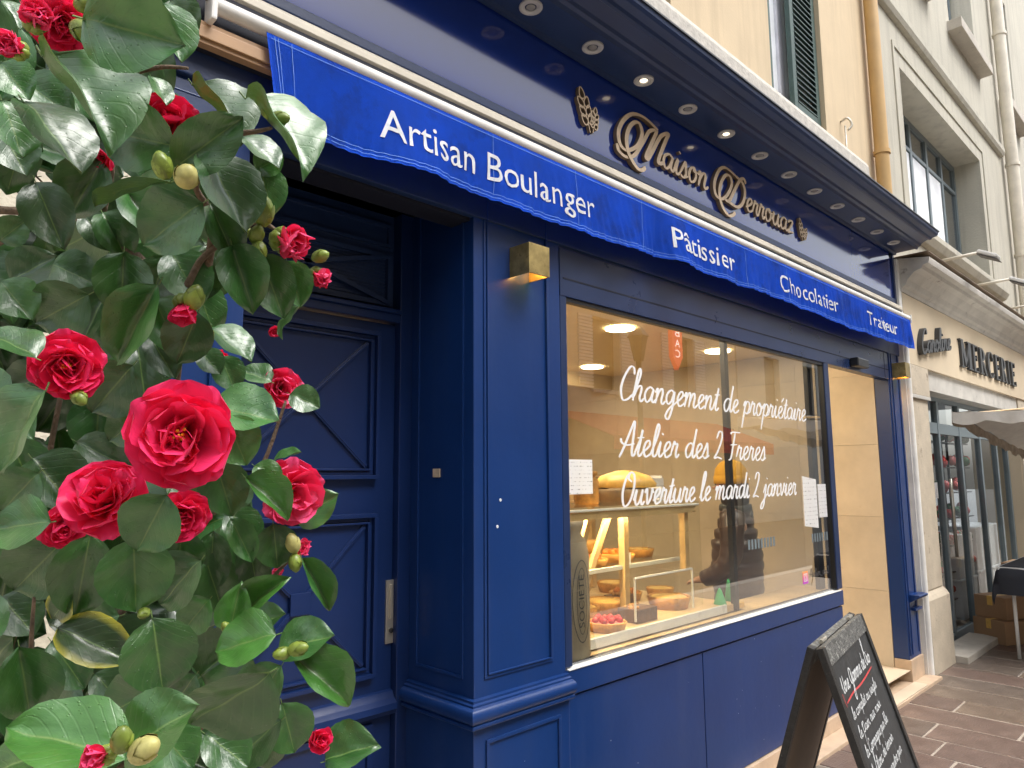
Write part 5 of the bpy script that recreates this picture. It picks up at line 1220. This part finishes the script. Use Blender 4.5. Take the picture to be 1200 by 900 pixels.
for i, ch in enumerate('TABAC'):
    me = textmesh(ch, .22, .2, 'letter')
    for v in me.vertices: v.co = (.11 - v.co.x, .064, v.co.z)
    o = link('letter', me, 'tabacw', TS); o.location.z = .5 - i * .28
SL_ = thing('street_lantern', 'black street lantern on a post across the street', 'street lamp', loc=(12.4, -6.9, 0))
bm = BM(); tube(bm, [(0, 0, 0), (0, 0, 3.9)], .06, 12); build('post', bm, 'black', SL_, smooth=True)
bm = BM(); lathe(bm, [(.10, 3.9), (.2, 4.4), (.24, 4.42), (.1, 4.6), (0, 4.7)], 6); build('lantern', bm, 'black', SL_)

# ================================================================== CAMELLIA BUSH
def at(px, py, d): return CP + FW * d + RT * (d * (px - 600) / 840) + DN * (d * (py - 450) / 840)
UPV = Vector((0, 0, 1))
base_pt = at(70, 900, .95); base_pt.z = 0
CB = thing('camellia_bush', 'camellia bush with glossy wet leaves and red double blooms at the left', 'bush', loc=tuple(base_pt))
def cpar(o, parent=CB):
    o.parent = parent
    return o
def leaf_mesh(seed, fold, curl, wave, mt, twist=0):
    r = random.Random(seed); bm = BM(); uvl = bm.loops.layers.uv.new('UVMap'); n, k = 14, 8; g = []
    for i in range(n + 1):
        t = i / n
        w = (math.sin(math.pi * min(1, t ** .86)) ** .62) * .5 if 0 < t < 1 else 0
        if t > .88: w *= .6 + .4 * (1 - ((t - .88) / .12))
        w = max(w, .012 if t < .5 else .004); w *= 1 + .02 * (i % 2)
        row = []
        for j in range(k + 1):
            v = (j / k - .5) * 2; a = abs(v)
            z = fold * a * w * 2 - fold * .6 * a * a * w - curl * (t - .1) ** 2 * (1 if t > .1 else 0) + wave * math.sin(t * 9 + (1.5 if v > 0 else 0)) * a * a + twist * v * t * .1 + .022 * math.sin(t * 7 + seed) * (1 - a * .5) + .018 * math.sin(t * 13 + v * 4 + seed)
            row.append((bm.verts.new((t, v * w, z)), t, j / k))
        g.append(row)
    for i in range(n):
        for j in range(k):
            q = (g[i][j], g[i + 1][j], g[i + 1][j + 1], g[i][j + 1]); f_ = bm.faces.new([a[0] for a in q])
            for l, a in zip(f_.loops, q): l[uvl].uv = (a[1], a[2])
    # short petiole
    P = [Vector((-.10, 0, .02)), Vector((0, 0, .0))]; rr = (.012, .012)
    ring = [[bm.verts.new(p + Vector((0, math.cos(a) * r_, math.sin(a) * r_))) for a in (0, 2.1, 4.2)] for p, r_ in zip(P, rr)]
    for j in range(3):
        f_ = bm.faces.new((ring[0][j], ring[0][(j + 1) % 3], ring[1][(j + 1) % 3], ring[1][j]))
        for l in f_.loops: l[uvl].uv = (.5, .5)
    me = bpy.data.meshes.new('leaf'); bm.to_mesh(me); bm.free(); me.shade_smooth(); me.materials.append(M[mt]); return me
LM = {k: [leaf_mesh(i, fo, cu, wa, mt, tw) for i, (fo, cu, wa, tw) in enumerate(((.25, .12, .02, 0), (.45, .25, .03, 1), (.12, .30, .03, -1), (.55, .10, .02, .5), (.30, .45, .03, 0)))] for k, mt in (('n', 'leaf'), ('d', 'leafdark'), ('y', 'leafyoung'), ('e', 'leafedge'))}
def leaf(bx_, by_, tx_, ty_, w, d, up=0, kind='n', var=None, tipd=0):
    a = at(bx_, by_, d); b = at(tx_, ty_, d + tipd); L = (b - a); up = up + .16 if abs(up) < .25 else up; ln = L.length * 1.06; X = L.normalized()
    tocam = (CP - (a + b) / 2).normalized(); nrm = (tocam * (1 - abs(up)) + UPV * up).normalized(); nrm = (nrm - X * nrm.dot(X)).normalized(); Yv = nrm.cross(X)
    face = max(.35, abs(nrm.dot(tocam))); wid = min(w / 840 * d / face * 1.12, ln * .85) * 1.1
    o = bpy.data.objects.new('leaf', LM[kind][random.randrange(5) if var is None else var]); COL.objects.link(o); o.parent = CB
    o.matrix_basis = Matrix(((X.x * ln, Yv.x * wid, nrm.x * ln, a.x - base_pt.x), (X.y * ln, Yv.y * wid, nrm.y * ln, a.y - base_pt.y), (X.z * ln, Yv.z * wid, nrm.z * ln, a.z), (0, 0, 0, 1)))
    return o
LV = [ # base x,y  tip x,y  width  depth  up  kind var
(98,22,206,48,72,.60,-.0,'n',0),(190,4,214,66,32,.66,.6,'n',0),(50,66,134,166,40,.62,.7,'n',3),(28,120,96,192,66,.66,.65,'n',0),(112,82,165,126,36,.74,.1,'d',1),(92,48,150,86,32,.70,.5,'n',1),
(207,172,120,152,56,.66,-.1,'n',0),(206,196,280,140,50,.66,-.1,'n',0),(240,180,290,262,62,.68,.65,'n',0),(288,116,368,184,40,.68,.75,'n',1),(226,100,285,160,38,.74,.7,'n',3),(177,90,196,120,20,.72,.7,'n',0),
(200,214,112,232,66,.70,.65,'n',0),(238,238,168,284,60,.66,.15,'n',0),(282,162,326,192,26,.74,.6,'n',0),(300,200,330,182,38,.76,.1,'y',0),(304,196,320,248,34,.76,.5,'n',0),(246,240,278,304,32,.72,.2,'n',1),
(42,214,72,286,42,.72,-.2,'d',0),(120,188,80,252,50,.76,.3,'d',1),(2,118,28,178,42,.70,.6,'n',0),(0,0,24,30,36,.7,.6,'n',0),(0,74,32,112,36,.72,.1,'n',0),(24,94,82,132,32,.76,.3,'d',0),(72,62,118,92,30,.8,0,'d',0),(200,0,228,36,34,.78,0,'d',0),
(0,282,30,258,28,.74,0,'n',0),(98,252,132,292,26,.8,0,'d',0),(42,420,-12,386,60,.58,.6,'n',0),(104,345,42,378,56,.74,-.1,'d',0),(145,296,142,368,50,.70,.3,'n',3),(186,334,132,424,46,.68,.4,'n',1),(54,458,-6,548,88,.54,.6,'n',0),
(156,428,108,482,56,.72,0,'d',0),(232,366,208,424,46,.72,0,'d',0),(244,386,294,418,32,.78,.65,'n',0),(234,412,258,436,26,.8,.4,'n',0),(272,288,296,362,44,.72,.1,'d',3),(304,298,332,368,42,.74,.1,'n',0),(336,306,352,356,36,.76,0,'n',0),(352,360,322,386,34,.76,.7,'n',2),
(340,462,373,476,32,.84,.3,'n',0),(248,478,322,488,44,.72,.45,'n',0),(264,488,288,542,56,.71,-.1,'y',0),(318,448,284,432,28,.84,.5,'n',0),(258,418,276,456,30,.82,.2,'d',0),(320,542,350,528,30,.86,.7,'n',0),(175,476,144,492,24,.76,.7,'n',0),(166,488,128,516,32,.78,0,'d',0),
(38,538,88,592,50,.70,.4,'d',1),(46,554,0,598,42,.64,.1,'n',0),(90,518,152,548,32,.8,0,'d',0),(196,580,160,644,62,.60,.1,'n',0),(156,630,160,714,66,.62,.15,'n',0),(348,612,392,580,34,.84,.1,'n',0),(288,560,337,604,28,.74,.45,'y',3),(298,546,328,566,24,.76,.4,'y',0),(276,592,292,566,24,.78,.2,'y',0),(252,540,272,602,46,.74,0,'n',0),
(106,626,88,720,54,.66,.15,'n',0),(72,636,16,692,56,.70,-.1,'n',0),(86,694,56,724,32,.66,.4,'e',2),(68,736,152,772,44,.66,.25,'e',0),(178,724,192,808,72,.60,.2,'n',0),(22,758,36,840,54,.68,.2,'n',3),(60,752,98,804,42,.74,0,'d',0),(214,620,206,678,50,.74,0,'d',0),
(236,656,186,706,46,.72,.4,'d',0),(246,702,214,738,36,.74,.1,'n',0),(324,744,254,760,54,.72,.4,'y',0),(326,764,386,742,50,.76,.5,'n',0),(344,768,408,822,40,.76,.4,'y',3),(316,788,228,852,76,.64,-.45,'d',0),(182,808,122,838,44,.70,0,'d',0),
(148,890,14,848,64,.46,.45,'y',0),(146,882,222,828,52,.48,.4,'y',0),(320,614,326,664,42,.80,.4,'n',0),(354,654,386,712,22,.80,.4,'n',3),(270,608,296,656,26,.78,.2,'n',0),(284,718,334,678,24,.78,.3,'y',3),(270,738,280,688,30,.76,.2,'y',1),(288,738,330,718,30,.8,.5,'n',0),
(330,824,346,880,44,.80,.35,'n',0),(382,892,436,868,42,.84,.5,'n',1),(330,844,278,886,42,.76,.2,'d',0),(60,612,-6,618,42,.62,.1,'n',0),(250,622,246,694,34,.8,0,'d',0),(292,636,302,694,32,.82,0,'d',0),(340,838,300,898,30,.82,0,'d',0),
(200,560,240,600,30,.76,.1,'n',0),(120,440,150,470,30,.74,.1,'n',1),(14,330,60,300,40,.74,.2,'d',0),(60,310,110,330,36,.78,.1,'d',0),(0,330,36,370,40,.72,.3,'n',0),(250,300,230,350,36,.8,.1,'d',0),(195,300,176,350,36,.78,.2,'d',0),
(0,700,40,740,44,.74,.2,'d',0),(110,790,150,830,36,.78,.2,'d',0),(230,790,200,830,34,.8,.1,'d',0),(0,600,30,660,44,.74,.1,'n',0),(240,860,290,895,44,.7,.3,'n',0),(330,780,300,820,34,.82,.2,'n',0),(148,100,170,130,24,.8,.3,'d',0),(0,150,30,200,40,.8,.2,'d',0),
(0,0,-40,60,60,.66,.3,'n',0),(-20,100,-80,180,64,.64,.3,'n',0),(-10,500,-70,420,60,.62,.3,'n',1),(-10,760,-70,700,60,.6,.2,'n',0),(-20,880,-90,820,60,.6,.3,'n',2)]
LV += [(60,880,-20,905,50,.50,.5,'y',0),(120,250,150,300,34,.8,.2,'n',1),(175,395,205,440,30,.8,.2,'d',0),(110,560,140,600,36,.8,.1,'d',0),(200,296,236,352,44,.78,.2,'n',0),(226,326,252,388,40,.8,.1,'n',2),(180,352,214,412,44,.78,.2,'n',1),(238,648,262,716,42,.8,.1,'n',0),(222,724,268,688,40,.82,.2,'n',2),(236,792,288,742,44,.82,.1,'n',1),(172,846,226,896,52,.74,.2,'n',0),(268,598,300,640,36,.84,.2,'n',0),(222,846,196,900,44,.78,.1,'n',4),(150,226,190,280,40,.8,.2,'n',3),(225,640,260,700,30,.82,.2,'d',0)]
for t in LV: leaf(*t)
def inside(px, py):
    lim = [(0, 205), (100, 215), (150, 250), (200, 275), (260, 285), (300, 305), (350, 300), (390, 225), (450, 230), (480, 250), (540, 285), (600, 310), (680, 315), (730, 300), (780, 325), (840, 340), (900, 360)]
    for (a, x0), (b, x1) in zip(lim[:-1], lim[1:]):
        if a <= py <= b: return px < x0 + (x1 - x0) * (py - a) / (b - a) - 14
    return px < 200
rl = random.Random(21); nfill = 0
GAPS = ((110, 498, 30), (66, 232, 16), (62, 812, 32), (165, 463, 18), (20, 290, 14), (108, 695, 12), (155, 795, 14))
while nfill < 128:
    px, py = rl.uniform(-90, 300), rl.uniform(-60, 960)
    if not inside(px, py): continue
    if any(math.hypot(px - a, py - b) < r_ for a, b, r_ in ((110, 498, 26), (66, 232, 14), (62, 812, 24), (165, 463, 16), (20, 290, 12), (108, 695, 10))): continue
    a = rl.uniform(0, 6.28); L = rl.uniform(54, 82)
    tx_, ty_ = px + L * math.cos(a), py + L * (.5 + .7 * math.sin(a))
    if not inside(tx_ - 12, ty_) or any(math.hypot(tx_ - a2, ty_ - b2) < r_ for a2, b2, r_ in ((110, 498, 30), (66, 232, 16), (62, 812, 28))): continue
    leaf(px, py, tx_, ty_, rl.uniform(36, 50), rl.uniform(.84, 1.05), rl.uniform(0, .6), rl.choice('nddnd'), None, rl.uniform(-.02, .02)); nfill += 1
# leaves deep in the bush, past the 300 that show largest: joined
deep = bmesh.new(); nd = 0; before = set(CB.children)
while nd < 620:
    px, py = rl.uniform(-260, 290), rl.uniform(-80, 980)
    if not inside(px + 10, py) or any(math.hypot(px - a, py - b) < r_ for a, b, r_ in GAPS): continue
    a = rl.uniform(0, 6.28); L = rl.uniform(44, 72); tx_, ty_ = px + L * math.cos(a), py + L * (.4 + .7 * math.sin(a))
    if not inside(tx_, ty_) or any(math.hypot((px + tx_) / 2 - a2, (py + ty_) / 2 - b2) < r_ or math.hypot(tx_ - a2, ty_ - b2) < r_ for a2, b2, r_ in GAPS): continue
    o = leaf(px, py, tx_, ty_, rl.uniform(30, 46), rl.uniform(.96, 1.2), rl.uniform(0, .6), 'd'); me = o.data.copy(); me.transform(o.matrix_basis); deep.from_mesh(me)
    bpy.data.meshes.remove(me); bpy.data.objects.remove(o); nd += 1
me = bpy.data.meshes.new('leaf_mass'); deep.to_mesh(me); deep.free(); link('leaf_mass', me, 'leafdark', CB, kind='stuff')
# stems
def stem(pts, r0, r1, lab=None):
    P = spline([at(*p) - base_pt for p in pts], 6); n = len(P); bm = BM(); tube(bm, P, [r0 + (r1 - r0) * i / (n - 1) for i in range(n)], 7); build('stem', bm, 'bark', CB, smooth=True)
bm = BM(); P = spline([(0, 0, .25), (.02, .01, .5), (-.02, .0, .8), (.0, .02, 1.1)], 5); tube(bm, P, [.022 - .0006 * i for i in range(len(P))], 9)
build('trunk', bm, 'bark', CB, smooth=True)
for pts in (([(-30, 900, .95), (30, 690, .95), (60, 520, .92), (90, 350, .9), (70, 260, .88)]), ([(60, 900, .95), (110, 770, .9), (190, 640, .88), (200, 540, .85), (215, 400, .82), (240, 330, .8)]), ([(-60, 760, .9), (10, 655, .82), (60, 620, .8), (120, 590, .78)]), ([(-40, 242, .8), (20, 247, .8), (60, 242, .8), (100, 262, .82), (160, 300, .8)]), ([(-30, 300, .82), (20, 275, .82), (40, 262, .82)]), ([(130, 900, .92), (220, 860, .88), (290, 820, .84), (330, 800, .82)]),
    ([(200, 640, .86), (250, 600, .84), (300, 560, .82), (335, 470, .84)]), ([(240, 330, .8), (250, 260, .76), (230, 215, .7), (280, 190, .72)]), ([(160, 300, .8), (210, 340, .78), (240, 300, .78), (300, 260, .76), (345, 290, .76)]), ([(220, 860, .88), (270, 760, .84), (300, 700, .82), (345, 650, .82)]), ([(40, 900, .8), (36, 780, .72), (40, 700, .7)]), ([(290, 820, .84), (330, 850, .84), (372, 872, .84)]),
    ([(90, 350, .9), (130, 200, .84), (110, 100, .78), (60, 40, .72)]), ([(110, 100, .78), (180, 80, .74), (220, 80, .72)]), ([(280, 156, .7), (300, 154, .7), (318, 150, .69)])):
    stem(pts, .0055 if len(pts) > 3 else .0032, .0016)
for k in range(46):   # fine twigs in the gaps
    c_ = rl.choice(((110, 498), (62, 812), (66, 232), (20, 290), (150, 780), (10, 650))); a = rl.uniform(0, 3.14); L = rl.uniform(30, 70)
    x0, y0 = c_[0] + rl.uniform(-25, 25), c_[1] + rl.uniform(-25, 25); stem([(x0 - L / 2 * math.cos(a), y0 - L / 2 * math.sin(a), rl.uniform(1.0, 1.12)), (x0 + rl.uniform(-4, 4), y0 + rl.uniform(-4, 4), 1.06), (x0 + L / 2 * math.cos(a), y0 + L / 2 * math.sin(a), rl.uniform(1.0, 1.12))], .0016, .0009)
# flowers
def petal_mesh(seed, cup, ruf, mt):
    r = random.Random(seed); bm = BM(); uvl = bm.loops.layers.uv.new('UVMap'); n, k = 8, 8; g = []; ph = r.uniform(0, 6)
    for i in range(n + 1):
        t = i / n; w = .14 + .46 * math.sin(math.pi * (.04 + .60 * t ** .9)); row = []
        if t > .7: w *= math.sqrt(max(.02, 1 - ((t - .7) / .32) ** 2.4))
        for j in range(k + 1):
            v = (j / k - .5) * 2
            x = t - .05 * v * v * t + .03 * math.sin(v * 3 + ph) * t
            z = cup * (v * v * w * .9) + cup * .30 * (t * t) + ruf * t * t * math.sin(v * 5 + ph) - .10 * max(0, t - .75) * 2
            row.append((bm.verts.new((x, v * w, z)), t, j / k))
        g.append(row)
    for i in range(n):
        for j in range(k):
            q = (g[i][j], g[i + 1][j], g[i + 1][j + 1], g[i][j + 1]); f_ = bm.faces.new([a[0] for a in q])
            for l, a in zip(f_.loops, q): l[uvl].uv = (a[1], a[2])
    me = bpy.data.meshes.new('petal'); bm.to_mesh(me); bm.free(); me.shade_smooth(); me.materials.append(M[mt]); return me
PM = {mt: [petal_mesh(s, c, f_, mt) for s, (c, f_) in enumerate(((.35, .04), (.5, .06), (.7, .05), (.25, .07)))] for mt in ('petal', 'petalpink')}
def flower(px, py, rpx, d, nx_=0, ny_=0, layers=None, pink=False, sepal=False, stam=False, seed=0):
    """nx_, ny_ turn the face right/down in the view"""
    r = random.Random(seed or int(px)); c = at(px, py, d); R_ = rpx / 840 * d
    ax = ((CP - c).normalized() + RT * nx_ + DN * ny_).normalized(); u = ax.orthogonal().normalized(); v = ax.cross(u)
    bm = BM(); lathe(bm, [(0, -R_ * .50), (R_ * .10, -R_ * .48), (R_ * .16, -R_ * .3), (R_ * .10, -R_ * .1), (0, 0)], 10, axis=ax)
    if sepal:
        for k in range(6):
            a = k * 1.05; dirv = u * math.cos(a) + v * math.sin(a)
            lathe(bm, [(0, -R_ * .35), (R_ * .28, -R_ * .12), (R_ * .26, R_ * .12), (0, R_ * .42)], 8, -ax * R_ * .42 + dirv * R_ * .22, axis=(ax + dirv * .45).normalized())
    fl = build('flower', bm, 'budgreen', CB, smooth=True); fl.location = c - base_pt
    layers = layers or [(7, 1.0, 14), (7, .93, 27), (6, .84, 42), (5, .68, 60), (5, .56, 74), (5, .46, 86)]
    for li, (n, sc, tilt) in enumerate(layers):
        off = r.uniform(0, 6)
        for k in range(n):
            a = off + 2 * math.pi * k / n + r.uniform(-.22, .22); tl = math.radians(tilt + r.uniform(-9, 9) * (1 + .5 * li)); rad = u * math.cos(a) + v * math.sin(a)
            X = rad * math.cos(tl) + ax * math.sin(tl); T = ax.cross(rad); Nn = X.cross(T) ; Nn = ax * math.cos(tl) - rad * math.sin(tl)
            tw = r.uniform(-.3, .3) * (1 + .35 * li); T2 = (T * math.cos(tw) + Nn * math.sin(tw)); N2 = (Nn * math.cos(tw) - T * math.sin(tw)); s = R_ * sc * r.uniform(.9, 1.08)
            o = bpy.data.objects.new('petal', PM['petalpink' if pink else 'petal'][r.randrange(4)]); COL.objects.link(o); o.parent = fl
            p = rad * R_ * .05 + ax * R_ * (.0 + .035 * li - .30)
            o.matrix_basis = Matrix(((X.x * s, T2.x * s, N2.x * s, p.x), (X.y * s, T2.y * s, N2.y * s, p.y), (X.z * s, T2.z * s, N2.z * s, p.z), (0, 0, 0, 1)))
    if stam:
        bm = BM()
        for k in range(9):
            a = r.uniform(0, 6.28); q = r.uniform(0, .16) * R_; p = u * math.cos(a) * q + v * math.sin(a) * q + ax * R_ * .32; ball(bm, p, R_ * .035, 6, 4)
        build('stamen', bm, 'stamen', fl, smooth=True, kind='stuff')
small = [(5, .95, 40), (5, .85, 55), (4, .65, 68), (3, .45, 80)]
halfc = [(5, 1.0, 66), (4, .95, 74), (3, .85, 80), (3, .7, 86)]
flower(78, 428, 43, .62, 0, .1, stam=True); flower(213, 511, 62, .60, -.15, 0, layers=[(8, 1.0, 12), (7, .96, 24), (6, .88, 40), (4, .7, 66), (6, .5, 62), (5, .5, 84)], stam=True); flower(122, 586, 50, .62, -.3, -.3, layers=[(6, 1.0, 20), (6, .98, 34), (6, .9, 50), (5, .72, 66), (4, .5, 84)]); flower(342, 575, 38, .80, .45, .1, pink=True, layers=[(6, 1.0, 10), (6, 1.0, 26), (5, .85, 48), (4, .6, 70)])
flower(74, 618, 26, .68, 0, .4); flower(214, 604, 32, .70, .2, .4); flower(196, 142, 38, .74, .1, -.5); flower(118, 186, 20, .76, -.2, .3, layers=small)
flower(330, 455, 27, .86, .3, .1, pink=True, layers=[(6, 1, 25), (6, .9, 42), (5, .7, 58), (4, .45, 74)]); flower(338, 284, 34, .74, .75, .25, layers=halfc, pink=True, sepal=True); flower(374, 324, 20, .78, .6, .5, layers=halfc, pink=True, sepal=True)
flower(215, 362, 25, .68, 0, 1.3, layers=[(5, 1.0, 62), (4, .8, 74)], sepal=True); flower(254, 424, 19, .84, .2, 0, layers=small); flower(374, 868, 22, .82, .35, -.1, layers=[(5, .95, 48), (5, .85, 62), (4, .6, 76)])
flower(352, 641, 16, .82, .8, .1, layers=halfc, pink=True, sepal=True); flower(76, 30, 36, .66, .3, .3); flower(16, 55, 26, .60, -.4, -.3, layers=halfc, pink=True, sepal=True); flower(42, 20, 30, .57, .1, -.5, layers=halfc, pink=True, sepal=True); flower(116, 886, 26, .43, -.8, .1, layers=halfc, pink=True, sepal=True); flower(324, 668, 11, .84, .2, .8, layers=halfc, pink=True); flower(322, 388, 10, .84, 0, .4, layers=small)
def bud(px, py, rpx, d, dx=0, dy=-1, mt='budgreen', el=1.5):
    c = at(px, py, d); R_ = rpx / 840 * d; ax = (RT * dx + DN * dy + FW * -.25).normalized(); bm = BM()
    prof = [(0, -el), (.35, -el * .88), (.72, -el * .55), (.98, -.1), (.95, el * .3), (.6, el * .75), (.2, el * .97), (0, el)]
    lathe(bm, [(a * R_ * .9, b_ * R_ * .9) for a, b_ in prof], 14, axis=ax)
    b = build('bud', bm, mt, CB, smooth=True); b.location = c - base_pt
    u = ax.orthogonal().normalized(); v = ax.cross(u)
    for k in range(5):   # overlapping sepal scales
        a = k * 2.4; rad = u * math.cos(a) + v * math.sin(a); bm = BM(); g = []
        for i in range(6):
            t = i / 5; zc = (-el + (1.25 + .12 * k) * el * t) * R_ * .95; rr = math.sqrt(max(.02, 1 - (zc / (el * R_)) ** 2)) * R_ * (.97 + .05 * (1 - t))
            g.append([bm.verts.new(ax * zc + (u * math.cos(a + q * (1.05 * math.sin(math.pi * min(1, .25 + t * .75)) + .02)) + v * math.sin(a + q * (1.05 * math.sin(math.pi * min(1, .25 + t * .75)) + .02))) * rr) for q in (-1, -.5, 0, .5, 1)])
        for i in range(5):
            for j in range(4): bm.faces.new((g[i][j], g[i][j + 1], g[i + 1][j + 1], g[i + 1][j]))
        build('sepal', bm, mt, b, smooth=True)
for t in ((309, 247, 13, .72, .2, -1), (301, 274, 9, .72, .3, -.6), (303, 296, 10, .72, 0, 1), (190, 193, 12, .64, -.2, -1), (219, 206, 15, .64, .2, -.3, 'budpeach', 1.1), (98, 37, 13, .62, .7, .5), (376, 300, 8, .78, 1, -.3), (328, 139, 9, .68, 1, 0, 'budgreen', 1.6), (313, 132, 7, .68, .3, .8),
 (343, 636, 9, .80, -.2, -1, 'budpeach'), (346, 660, 8, .80, .2, 1), (330, 766, 8, .72, -.3, 0), (350, 760, 9, .72, 1, -.3, 'budgreen', 1.6), (168, 719, 7, .62, 0, 0), (143, 866, 13, .43, .2, -1), (170, 878, 16, .43, .7, -.5, 'budpeach', 1.5), (228, 348, 12, .68, .3, -.6), (242, 392, 9, .74, .1, -1), (93, 466, 9, .62, .6, .6), (100, 5, 10, .64, 1, 0), (265, 735, 6, .74, -.2, -.5), (286, 272, 7, .74, -1, .1)): bud(*t)
# pot
bm = BM(); lathe(bm, [(0, 0), (.17, 0), (.22, .26), (.235, .27), (.235, .30), (.215, .30), (.20, .26), (0, .26)], 28); build('pot', bm, 'dark', CB, smooth=True, angle=.5)
